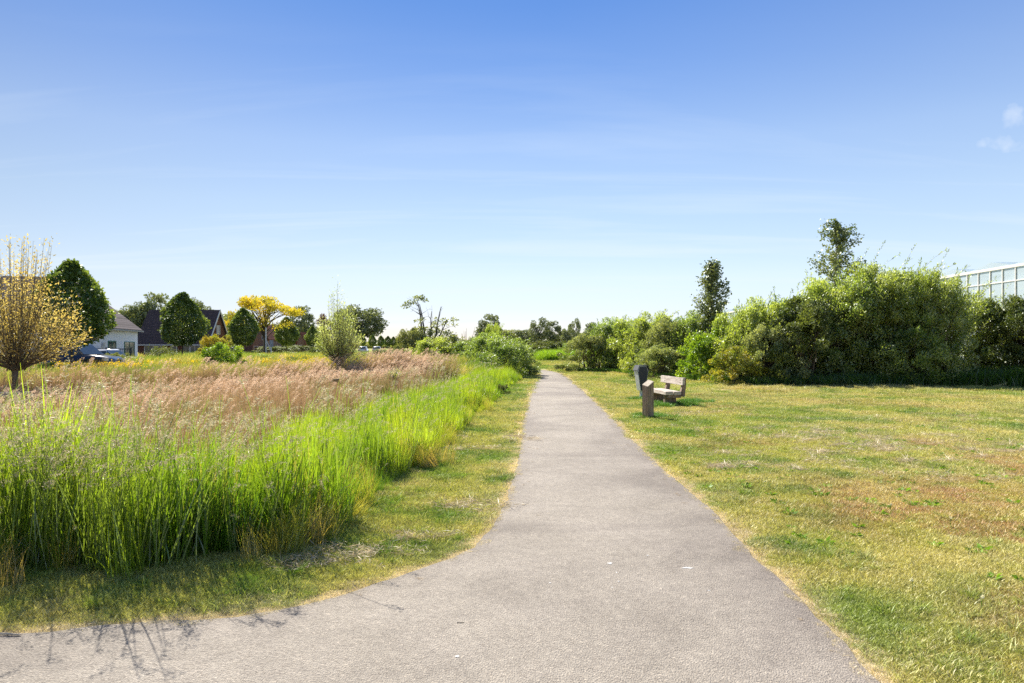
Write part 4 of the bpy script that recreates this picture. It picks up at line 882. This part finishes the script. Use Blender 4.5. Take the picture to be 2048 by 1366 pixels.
scatter('straw_bits', 'clipping', X[k], Y[k], np.full(k.sum(), .016), rg.uniform(.06, .20, k.sum()), np.array((.55,.45,.32)), 'bits of straw and grit blown over the edges of the path', seed=14, tilt=0)
# broad-leaved weeds
src = []
for s_ in range(3):
    rg = np.random.default_rng(400+s_); n = 14; a = rg.uniform(0, 6.28, n); P = np.stack([np.cos(a)*.012, np.sin(a)*.012, np.full(n,.012)], 1); D = np.stack([np.cos(a), np.sin(a), rg.uniform(.15,.6,n)], 1); lv, lf = leaves(P, D, rg.uniform(.06,.11,n), .42, rg); src.append(combine('weed_clump', [(lv, lf, rg.uniform(size=n), 0)], [weed_m]))
source('weed', src)
rg = np.random.default_rng(401); X, Y = sample_view(1500, 3, 14, rg); k = (path_d(X,Y) > .2) & (reed_s(X,Y) < -.1) & (X > 1.2) & (fbm(X*.8, Y*.8, 121) + .1*sst(X,3,5) > .52); X, Y = X[k], Y[k]
scatter('broadleaf_weeds', 'weed', X, Y, ground_z(X, Y)+.01, rg.uniform(.4,.85,len(X)), np.ones(3), 'broad-leaved weed rosettes in the right hand lawn', seed=13)

# ------------------------------------------------------------------ bench, post, bin
def woodmat(name, a, b, sx=(1,1,.12), sc=26):
    m, nt = newmat(name); o = N(nt, 'ShaderNodeOutputMaterial'); p = N(nt, 'ShaderNodeBsdfPrincipled'); t = N(nt, 'ShaderNodeTexCoord'); mp = N(nt, 'ShaderNodeMapping'); mp.inputs['Scale'].default_value = sx; L(nt, t.outputs['Object'], mp.inputs[0])
    n = noise(nt, sc, 6, .65, mp.outputs[0], .4); L(nt, ramp(nt, n, [(.28, tuple(x*.45 for x in a)), (.45, a), (.7, b)]), p.inputs['Base Color']); p.inputs['Roughness'].default_value = .85
    bb = N(nt, 'ShaderNodeBump'); bb.inputs['Strength'].default_value = .6; bb.inputs['Distance'].default_value = .01; L(nt, n, bb.inputs['Height']); L(nt, bb.outputs[0], p.inputs['Normal']); L(nt, p.outputs[0], o.inputs[0]); return m
wood_h = woodmat('weathered_wood_planks', (.42,.36,.31), (.68,.62,.55), (1,.1,1)); wood_v = woodmat('weathered_wood_posts', (.20,.14,.10), (.34,.26,.20))
DARKB = pmat('dark_bolt', (.04,.04,.045), .5, metal=.6)
p_near = Vector((4.78, 18.75)); bz = math.atan2(-.22, 1.5)
# bench local axes: x = depth (0 front edge towards the path .. .47 back), y = length away from the camera
ang = math.atan2(.20, 1.45)      # turned a little to the left
bench = empty('wooden_bench', (4.22, 18.75, zs(4.4,19.3)), ang, 'heavy weathered wooden bench with thick seat planks and one back board', 'bench')
MB().box(0, .215, 0, 1.55, .33, .425).build('seat_plank', wood_h, bench, bevel=.008); MB().box(.235, .45, 0.0, 1.55, .328, .423).build('seat_plank', wood_h, bench, bevel=.008)
for yy in (.24, 1.17): MB().box(.07, .40, yy, yy+.14, -.15, .33).build('leg', wood_v, bench, bevel=.008)
for yy in (.02, 1.2):
    MB().prism([(.455,.28),(.56,.28),(.60,.60),(.60,.80),(.52,.80),(.50,.60),(.455,.42)], 'y', yy, yy+.12).build('back_post', wood_v, bench, bevel=.006)
    MB().box(.07, .455, yy+.01, yy+.11, .245, .327).build('cross_bearer', wood_v, bench, bevel=.006)
MB().prism([(.445,.60),(.515,.60),(.525,.80),(.455,.80)], 'y', -.10, 1.62).build('backrest', wood_h, bench, bevel=.008)
bolt = MB().tube([(0,0,0),(0,-.012,0)], .016, 8).mesh('bolt', DARKB)
for yy in (.08, 1.26):
    for zz_ in (.66, .74):
        o = bpy.data.objects.new('bolt', bolt); o.location = (.452 - .0 + (zz_-.6)*.05, yy, zz_); o.rotation_euler = (0, 0, math.radians(-90)); link(o, bench)
x, y = G(1296, 838); z0 = zs(x, y)
post = empty('wooden_post', (x, y, z0), math.radians(32), 'short squared wooden post with a slanted top in front of the bench', 'post')
h_ = .095
MB().add([(-h_,-h_,-.3),(h_,-h_,-.3),(h_,h_,-.3),(-h_,h_,-.3),(-h_,-h_,.765),(h_,-h_,.875),(h_,h_,.91),(-h_,h_,.80)], [(0,3,2,1),(4,5,6,7),(0,1,5,4),(1,2,6,5),(2,3,7,6),(3,0,4,7)]).build('shaft', wood_v, post, bevel=.006)
capm = pmat('pale_post_end', (.50,.43,.34), .85, var=.15, vscale=20)  # paler colour for the slanted top of the post
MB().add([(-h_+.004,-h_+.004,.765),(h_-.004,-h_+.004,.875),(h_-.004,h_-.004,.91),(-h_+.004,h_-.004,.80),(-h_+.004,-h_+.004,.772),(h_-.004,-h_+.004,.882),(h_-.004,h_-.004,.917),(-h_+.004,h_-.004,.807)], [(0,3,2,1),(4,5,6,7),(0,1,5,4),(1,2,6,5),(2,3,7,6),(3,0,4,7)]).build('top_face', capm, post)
x, y = AT(1283, 21.6); bz_ = zs(x, y)
bin_ = empty('litter_bin', (x, y, bz_), math.radians(14), 'dark blue hexagonal litter bin with light grey sides left of the bench', 'litter bin')
blue = pmat('dark_blue_panel', (.013,.018,.028), .6, var=.08, vscale=5); galv = pmat('light_grey_metal', (.48,.52,.55), .4, metal=.3, var=.06)
fr = [(-.075,.28),(.075,.28),(.165,.90),(.105,1.05),(-.105,1.05),(-.165,.90)]
MB().prism([(a*1.12, b) for a, b in fr], 'y', -.12, .17).build('body', galv, bin_, bevel=.01)
MB().prism([(a*.97, .665+(b-.665)*.96) for a, b in fr], 'y', -.150, -.122).build('front_panel', blue, bin_, bevel=.006)
MB().prism([(a*1.15, b+.012) for a, b in [(.185,.90),(.118,1.052),(-.118,1.052),(-.185,.90),(-.185,.915),(-.122,1.072),(.122,1.072),(.185,.915)]], 'y', -.16, .19).build('lid', pmat('dark_grey_lid', (.03,.036,.045), .55, var=.05), bin_)
MB().box(-.035, .035, 0, .07, -.2, .30).build('pole', galv, bin_)
# left edge fence remains
x, y = G(57, 836); f0 = empty('wooden_fence', (x, y, zs(x,y)), 0, 'old grey wooden fence end in the reeds at the left edge', 'fence')
f0.location.z = 0
MB().box(-.06,.06,-.06,.06,-.9,.62).build('post', wood_v, f0, bevel=.008); MB().box(-2.15,-2.03,-.06,.06,-.9,.60).build('post', wood_v, f0, bevel=.008)
MB().prism([(-2.4,.50),(.05,.54),(.05,.62),(-2.4,.58)], 'y', -.11, -.062).build('rail', wood_h, f0, bevel=.006); MB().prism([(-2.4,.15),(.05,.18),(.05,.26),(-2.4,.23)], 'y', -.11, -.062).build('rail', wood_h, f0, bevel=.006)
# stick on the path
x, y = G(12, 1276); tw_ = MB().tube([(-.10,0,.022),(0,.004,.025),(.09,-.006,.022)], [.007,.006,.005], 6).build('stick', pmat('pale_stick', (.62,.52,.38), .8)); tw_.location = (x, y, 0); tag(tw_, 'pale dry stick lying on the path at the left edge', 'stick')
x, y = G(921, 1251); t2 = MB().tube([(-.022,0,.018),(.022,.003,.018)], [.0022,.0018], 5).build('stick', bark_dark); t2.location = (x, y, 0); tag(t2, 'tiny dark twig lying in the middle of the path', 'stick')
# dandelion clocks
dm = leafmat('dandelion_seed', (.7,.7,.68), (.85,.85,.82), .3)
V_, F_ = leaves(np.zeros((70,3)), np.random.default_rng(1).normal(size=(70,3)), .014, .25, np.random.default_rng(2)); dh = npmesh('seed_head', V_, F_, [dm], v=np.random.default_rng(3).uniform(size=70))
ds = MB().tube([(0,0,-.10),(.01,0,-.04),(0,0,0)], .0022, 5).mesh('stem', bpy.data.materials['weed_leaf'])
for (px, py, lb) in [(1803,953,'dandelion clock nearest the middle of the right lawn'),(1902,1034,'dandelion clock in the rusty patch on a leafy stem'),(2013,925,'pale dandelion clock near the right edge, farthest up'),(1823,1165,'dandelion clock above the straw stalk'),(1965,1200,'dandelion clock lower right by the green weeds'),(1782,1010,'dandelion clock left of the rusty patch'),(1868,820,'distant dandelion clock below the hedge shadow')]:
    x, y = G(px, py, .1); e = empty('dandelion', (x, y, zs(x,y)+.11), px*.1, lb, 'dandelion', 'dandelion clocks on the lawn'); link(bpy.data.objects.new('seed_head', dh), e); link(bpy.data.objects.new('stem', ds), e)

# ------------------------------------------------------------------ street, houses, cars
ROADM = pmat('street_asphalt', (.16,.155,.15), .9, var=.06, vscale=1.5)
rp = [(-17-.175*y_-6.5, y_) for y_ in (20, 60, 120, 240, 420)]
MB().add([(x_-2.6, y_, .02+(.0 if y_ > 30 else 0)) for x_, y_ in rp] + [(x_+2.6, y_, .02) for x_, y_ in rp], [(i, i+5, i+6, i+1) for i in range(4)]).build('street', ROADM); tag(bpy.data.objects['street'], kind='structure')

def tilemat(name, col, course=.30, wide=.22):
    m, nt = newmat(name); o = N(nt, 'ShaderNodeOutputMaterial'); p = N(nt, 'ShaderNodeBsdfPrincipled'); t = N(nt, 'ShaderNodeTexCoord'); br = N(nt, 'ShaderNodeTexBrick'); mp = N(nt, 'ShaderNodeMapping')
    mp.inputs['Rotation'].default_value = (math.radians(90), 0, 0); L(nt, t.outputs['Object'], mp.inputs[0]); L(nt, mp.outputs[0], br.inputs['Vector'])
    br.inputs['Scale'].default_value = 1; br.inputs['Brick Width'].default_value = wide; br.inputs['Row Height'].default_value = course*.7; br.inputs['Mortar Size'].default_value = .02
    br.inputs['Color1'].default_value = (*[c*.85 for c in col], 1); br.inputs['Color2'].default_value = (*[c*1.2 for c in col], 1); br.inputs['Mortar'].default_value = (*[c*.4 for c in col], 1)
    L(nt, br.outputs[0], p.inputs['Base Color']); p.inputs['Roughness'].default_value = .92; p.inputs['Specular IOR Level'].default_value = .15
    bb = N(nt, 'ShaderNodeBump'); bb.inputs['Strength'].default_value = .5; bb.inputs['Distance'].default_value = .03; L(nt, br.outputs[1], bb.inputs['Height']); bb.invert = True; L(nt, bb.outputs[0], p.inputs['Normal']); L(nt, p.outputs[0], o.inputs[0]); return m
WALLW = pmat('white_render', (.86,.86,.85), .85, var=.04, vscale=2); TILE = tilemat('grey_brown_roof_tile', (.15,.125,.125)); TILE2 = tilemat('dark_brown_roof_tile', (.125,.09,.085)); TILE3 = tilemat('red_roof_tile', (.22,.075,.055))
BRICK = tilemat('brown_brick', (.24,.115,.085), .10, .22); BRICK2 = tilemat('pink_brick', (.40,.27,.22), .10, .22)
GREENP = pmat('green_paint', (.02,.17,.12), .45, var=.05); WHITEP = pmat('white_paint', (.72,.72,.70), .5, var=.04); GLASS = pmat('window_glass', (.05,.07,.09), .08, var=.1, spec=.8); DARKM = pmat('dark_metal', (.025,.027,.03), .45, var=.05)
def window(parent, x, y, z, w, h, frame, mullion=True):
    fr = MB(); t = .07
    fr.box(x, x+w, y-.06, y-.002, z, z+t); fr.box(x, x+w, y-.06, y-.002, z+h-t, z+h); fr.box(x, x+t, y-.06, y-.002, z+t, z+h-t); fr.box(x+w-t, x+w, y-.06, y-.002, z+t, z+h-t)
    if mullion: fr.box(x+w/2-.03, x+w/2+.03, y-.055, y-.004, z+t, z+h-t)
    o = fr.build('window', frame, parent); MB().box(x+t, x+w-t, y-.03, y-.006, z+t, z+h-t).build('pane', GLASS, o); return o
# white house: near corner at px 200, its long side wall recedes to the right
Yw = 55.8; xm = AT(200, Yw)[0]; Wd = 13.0; Dp = 10.3; ev = 3.05
wh = empty('white_house', (xm, Yw, 0), math.radians(13.5), 'white rendered house with grey hipped roof and green doors', 'house')
MB().box(-Wd, 0, 0, Dp, 0, ev).build('wall', WALLW, wh)
def hip(m, x0, x1, y0, y1, z, top, ins): m.add([(x0,y0,z),(x1,y0,z),(x1,y1,z),(x0,y1,z),(x0+ins,(y0+y1)/2,top),(x1-ins,(y0+y1)/2,top),(x0,y0,z-.14),(x1,y0,z-.14),(x1,y1,z-.14),(x0,y1,z-.14)], [(0,1,5,4),(1,2,5),(2,3,4,5),(3,0,4),(6,9,8,7),(0,6,7,1),(1,7,8,2),(2,8,9,3),(3,9,6,0)])
rf = MB(); hip(rf, -Wd-.35, .35, -.35, Dp+.35, ev+.12, 7.7, 4.2); rf.build('roof', TILE, wh)
MB().box(.352, .44, -.4, Dp+.4, ev-.06, ev+.08).build('gutter', pmat('gutter_grey', (.35,.34,.33), .5), wh)
def side_window(t, z, w, h, frame, mullion=True):
    o = window(wh, t, 0, z, w, h, frame, mullion); o.rotation_euler = (0, 0, math.radians(90)); return o
side_window(1.9, .9, 2.0, 1.2, GREENP); side_window(6.2, .05, 3.0, 2.0, GREENP)
bx_ = MB().box(.002, .14, .35, .85, 1.55, 1.95).build('wall_box', pmat('pale_box', (.5,.5,.48), .5), wh)
# low white annexe seen behind the ochre willow
# metal fence in front of it
xf0 = AT(184, 55)[0]; xf1 = AT(262, 55)[0]; fe = empty('metal_fence', (xf0, 55, 0), 0, 'dark metal bar fence with a solid panel in front of the white house', 'fence')
MB().box(0, xf1-xf0, -.02, .02, 1.38, 1.46).build('rail', DARKM, fe); MB().box(0, xf1-xf0, -.02, .02, .25, .31).build('rail', DARKM, fe)
bar = MB().box(-.014,.014,-.014,.014,.31,1.38).mesh('bar', DARKM)
for i in range(int((xf1-xf0)/.14)):
    o = bpy.data.objects.new('bar', bar); o.location = (.07+i*.14, 0, 0); link(o, fe)
for xx in (0, (xf1-xf0)*.37, xf1-xf0): MB().box(xx-.05, xx+.05, -.05, .05, 0, 1.55).build('post', DARKM, fe)
MB().box(0.06, (xf1-xf0)*.35, .022, .04, .35, 1.36).build('panel', pmat('brown_panel', (.07,.045,.035), .6), fe)
# brick house: ridge parallel to the street, gable end facing right
Yb = 88; bx0 = AT(276, Yb)[0]; bx1 = AT(415, Yb)[0]; bh = empty('brick_house', (bx0, Yb, 0), 0, 'brown brick house under a large dark roof with a white-edged gable', 'house')
W_ = bx1-bx0; ev = ZT(685,Yb); rd = ZT(623,Yb+3.2); dp = 6.4
MB().prism([(0,0),(dp,0),(dp,ev),(dp/2,rd),(0,ev)], 'x', .02, W_).build('wall', BRICK, bh)
sl = (rd-ev)/(dp/2)
for sg in (0, 1):
    pl = [(-.35,ev-.35*sl+.03),(dp/2,rd+.03),(dp/2,rd+.22),(-.35,ev-.35*sl+.22)]; pl = [(dp-a_, b_) for a_, b_ in pl] if sg else pl
    MB().prism(pl, 'x', -.3, W_+.25).build('roof', TILE2, bh)
    pw = [(-.45,ev-.45*sl-.05),(dp/2,rd-.05),(dp/2,rd+.27),(-.45,ev-.45*sl+.24)]; pw = [(dp-a_, b_) for a_, b_ in pw] if sg else pw
    MB().prism(pw, 'x', W_+.252, W_+.33).build('bargeboard', WHITEP, bh)
o = window(bh, dp/2-.55, 0, ev+1.1, 1.1, 1.2, WHITEP, False); o.location = (W_, 0, 0); o.rotation_euler = (0, 0, math.radians(90))
for px, w in [(289,2.3),(342,.8),(366,.9),(381,1.2),(398,1.0)]: window(bh, AT(px,Yb)[0]-bx0, 0, .7, w, 1.0, WHITEP, w > 1)
MB().box(0, W_, -.46, -.37, ev-.38, ev-.26).build('gutter', WHITEP, bh)
# low wing right of it, pale brick house, red roofed house
def gable_house(name, px0, px1, Y, evpy, rdpy, wall, roof, label, wins, depth=8):
    x0 = AT(px0,Y)[0]; x1 = AT(px1,Y)[0]; h = empty(name, (x0, Y, 0), 0, label, 'house'); w = x1-x0; e_ = ZT(evpy,Y); r_ = ZT(rdpy,Y)
    MB().prism([(0,0),(w,0),(w,e_),(w/2,r_),(0,e_)], 'y', 0, depth).build('wall', wall, h)
    sl = (r_-e_)/(w/2)
    for sg in (0, 1):
        pl = [(-.3,e_-.3*sl+.02),(w/2,r_+.02),(w/2,r_+.2),(-.3,e_-.3*sl+.2)]; pl = [(w-a, b) for a, b in pl] if sg else pl
        MB().prism(pl, 'y', -.3, depth+.3).build('roof', roof, h)
    for (px, py0, py1, wp) in wins: window(h, AT(px,Y)[0]-x0, 0, ZT(py1,Y), wp, ZT(py0,Y)-ZT(py1,Y), WHITEP, wp > 1)
    return h
gable_house('brick_house', 448, 470, 118, 668, 648, BRICK, TILE2, 'low brick house with dark roof half hidden right of the large brown roof', [(454,674,686,1.0),(460,692,704,.7)])
gable_house('brick_house', 500, 536, 128, 676, 650, BRICK2, TILE3, 'pale pinkish brick house behind the golden tree trunk', [(508,692,706,.8),(522,692,706,.8),(530,692,706,.5),(524,668,680,.8)])
gable_house('brick_house', 594, 610, 145, 684, 666, BRICK2, TILE3, 'small red roofed house right of the golden tree', [(599,690,700,.6)])
# white frame and board by the golden tree
x, y = AT(532, 90); sg = empty('sign_frame', (x, y, 0), 0, 'white two-post frame with a small grey board below the golden tree', 'sign')
MB().box(-.06,.06,-.06,.06,0,ZT(655,90)).build('post', WHITEP, sg); MB().box(.62,.74,-.06,.06,0,ZT(686,90)).build('post', WHITEP, sg)
MB().prism([(.061,ZT(680,90)),(.619,ZT(698,90)),(.619,ZT(702,90)),(.061,ZT(684,90))], 'y', -.03, .03).build('brace', WHITEP, sg); MB().box(.52,1.0,-.09,-.061,ZT(694,90),ZT(680,90)).build('board', pmat('grey_board', (.35,.38,.42), .5), sg)

def car(loc, rz, label, paint, Ln=4.3, Hh=1.5, Wd=1.8, suv=False, simple=False):
    c = empty('parked_car', loc, rz, label, 'car', 'cars parked along the street'); h = Hh; l = Ln/2; bl = .62*h
    body = [(-l,.32),(-l+.05,.62*h*.9),(-l+.25,bl),(l*.42,bl),(l-.25,bl*.9),(l,.55),(l-.02,.32),(l*.82,.22),(-l*.85,.22)]
    pb = [( -l,.3),(-l+.04,bl-.10),(-l+.30,bl),(-l*.1,bl+.02),(l*.45,bl),(l-.35,bl-.12),(l-.03,bl-.35),(l,.32),(l-.15,.22),(-l+.15,.22)]
    MB().prism(pb, 'y', -Wd/2, Wd/2).build('body', paint, c, bevel=.05, smooth=True)
    r0 = -l+(.18 if suv else .35); rf_ = (l*.42); top = [(r0,bl+.004),(r0+.28,h-.10),(r0+.5,h-.02),(0.05,h),(l*.10,h-.05),(rf_,bl+.004)]
    V = []; n = len(top)
    for s in (-1, 1):
        for (a, b) in top: ins = .08 + .16*(b-bl)/(h-bl); V.append((a, s*(Wd/2-ins), b))
    Fs = [tuple(range(n)), tuple(range(n,2*n))[::-1]] + [(i, n+i, n+(i+1)%n, (i+1)%n) for i in range(n)]
    MB().add(V, Fs).build('cabin', paint, c, bevel=.03, smooth=True)
    for s in (-1, 1):
        def sp(a, b): ins = .08 + .16*(b-bl)/(h-bl) - .012; return (a, s*(Wd/2-ins), b)
        z0, z1 = bl+.05, h-.13; xs = [(r0+.16, r0+.36, r0+.95, r0+.95), (r0+1.02, r0+1.02, r0+1.75, r0+1.75), (r0+1.82, r0+1.82, .25, rf_-.15)]
        for (a, b, d, e) in xs: MB().add([sp(a,z0),sp(e,z0),sp(d,z1),sp(b,z1)], [(0,1,2,3)]).build('side_window', GLASS, c)
        for xx in (-l*.62, l*.64):
            wv = MB().tube([(xx, s*(Wd/2-.16), .32),(xx, s*(Wd/2+.01), .32)], .32, 18).build('wheel', DARKM, c); MB().tube([(xx, s*(Wd/2+.005), .32),(xx, s*(Wd/2+.02), .32)], .19, 12).build('rim', galv, wv)
        MB().box(l-.20, l+.005, s*(Wd/2-.25)-.15, s*(Wd/2-.25)+.15, bl-.32, bl-.20).build('headlight', pmat('lamp_glass', (.7,.7,.7), .1), c)
        MB().box(-l-.008, -l+.12, s*(Wd/2-.18)-.12, s*(Wd/2-.18)+.12, bl-.28, bl-.08).build('tail_light', pmat('red_lamp', (.45,.02,.02), .2), c)
    MB().add([(rf_-.03, -(Wd/2-.16), bl+.04),(rf_-.03, Wd/2-.16, bl+.04),(l*.12+.03, Wd/2-.28, h-.08),(l*.12+.03, -(Wd/2-.28), h-.08)], [(0,1,2,3)]).build('windscreen', GLASS, c)
    MB().add([(r0-.0, (Wd/2-.16), bl+.06),(r0-.0, -(Wd/2-.16), bl+.06),(r0+.24, -(Wd/2-.28), h-.13),(r0+.24, Wd/2-.28, h-.13)], [(0,1,2,3)]).build('rear_window', GLASS, c)
    return c
black = pmat('dark_blue_car_paint', (.02,.024,.035), .25, var=.03, coat=.8); silver = pmat('white_car_paint', (.62,.64,.66), .25, var=.03, coat=.8)
x, y = AT(158, 40); car((x, y, 0.05), math.radians(-8), 'dark blue family car under the largest clipped linden', black, 4.7, 1.78, 1.85, True)
x, y = AT(222, 50); car((x, y, 0.02), math.radians(-6), 'white low car parked right of the dark one by the metal fence', silver, 3.9, 1.42, 1.75)
x, y = AT(727, 150); car((x, y, 0.02), math.radians(94), 'white car far off under the first lindens right of the pollard willow', silver, 4.3, 1.5)
x, y = AT(754, 150); car((x, y, 0.02), math.radians(98), 'silver car far off, the right one of the two distant cars', silver, 4.3, 1.5)

# ------------------------------------------------------------------ glasshouse
gh = empty('glasshouse', (0, 0, 0), 0, 'long glasshouse with white glazing bars behind the right hedge', 'greenhouse')
def gpane():
    m, nt = newmat('greenhouse_glass'); o = N(nt, 'ShaderNodeOutputMaterial'); p = N(nt, 'ShaderNodeBsdfPrincipled'); p.inputs['Base Color'].default_value = (.62,.70,.76,1); p.inputs['Roughness'].default_value = .12
    t = N(nt, 'ShaderNodeBsdfTransparent'); t.inputs[0].default_value = (.85,.92,.95,1); mx = N(nt, 'ShaderNodeMixShader'); mx.inputs[0].default_value = .45; L(nt, t.outputs[0], mx.inputs[1]); L(nt, p.outputs[0], mx.inputs[2]); L(nt, mx.outputs[0], o.inputs[0]); return m
GP = gpane(); SCREEN = pmat('white_shade_screen', (.62,.66,.68), .8, var=.12, vscale=.35)
wx = lambda yy: 29.3 + .021*yy
Y0, Y1, EV = 33.0, 480.0, 6.4
def strip(name, yy0, yy1, z0, z1, off, mat, parent, th=.04):
    return MB().add([(wx(yy0)+off,yy0,z0),(wx(yy1)+off,yy1,z0),(wx(yy1)+off,yy1,z1),(wx(yy0)+off,yy0,z1),(wx(yy0)+off+th,yy0,z0),(wx(yy1)+off+th,yy1,z0),(wx(yy1)+off+th,yy1,z1),(wx(yy0)+off+th,yy0,z1)], [(0,3,2,1),(4,5,6,7),(0,4,7,3),(1,2,6,5),(3,7,6,2),(0,1,5,4)]).build(name, mat, parent)
strip('eave_beam', Y0, Y1, EV, EV+.16, -.08, WHITEP, gh, .25); strip('plinth', Y0, Y1, 0, .5, -.04, pmat('concrete', (.4,.4,.38), .9), gh, .15)
rows = [.5, 2.2, 3.9, 5.6, EV]
for z in rows[1:-1]: strip('rail', Y0, Y1, z-.03, z+.03, -.05, WHITEP, gh, .09)
paneM = {}
for i in range(62):
    ya = Y0 + i*1.12; b_ = MB().add([(wx(ya)-.06,ya-.03,.5),(wx(ya)+.06,ya-.03,.5),(wx(ya)+.06,ya+.03,.5),(wx(ya)-.06,ya+.03,.5),(wx(ya)-.06,ya-.03,EV),(wx(ya)+.06,ya-.03,EV),(wx(ya)+.06,ya+.03,EV),(wx(ya)-.06,ya+.03,EV)], [(0,3,2,1),(4,5,6,7),(0,1,5,4),(1,2,6,5),(2,3,7,6),(3,0,4,7)]).build('glazing_bar', WHITEP, gh)
    for r_ in range(4): strip('pane', ya+.03, ya+1.09, rows[r_]+.035, rows[r_+1]-.035, -.005, GP, gh, .01)
ya = Y0 + 62*1.12; strip('far_glazing', ya, Y1, .5, EV, -.005, GP, gh, .02)
fb = MB()
for i in range(110): yy = ya + i*3.6; fb.add([(wx(yy)-.07,yy-.05,.5),(wx(yy)-.01,yy-.05,.5),(wx(yy)-.01,yy+.05,.5),(wx(yy)-.07,yy+.05,.5),(wx(yy)-.07,yy-.05,EV),(wx(yy)-.01,yy-.05,EV),(wx(yy)-.01,yy+.05,EV),(wx(yy)-.07,yy+.05,EV)], [(0,3,2,1),(4,5,6,7),(0,1,5,4),(1,2,6,5),(2,3,7,6),(3,0,4,7)])
tag(fb.build('far_glazing_bars', WHITEP, gh), kind='stuff')
strip('shade_screen', Y0, Y1, 1.2, EV-.3, 1.6, SCREEN, gh, .03)
rv = MB(); wspan = 40
for i in range(112):
    a = Y0 + i*4.0; b = a+4.0; mY = a+2.0; rv.add([(wx(a)-.05,a,EV+.16),(wx(mY)-.05,mY,EV+.55),(wx(b)-.05,b,EV+.16),(wx(a)+wspan,a,EV+.16),(wx(mY)+wspan,mY,EV+.55),(wx(b)+wspan,b,EV+.16)], [(0,1,4,3),(1,2,5,4),(0,2,1)])
tag(rv.build('roof_glazing', GP, gh), kind='stuff')
strip('shade_screen', Y0, Y1, 0, EV-.2, wspan-.2, SCREEN, gh, .03)
print('objects', len(COL.objects))
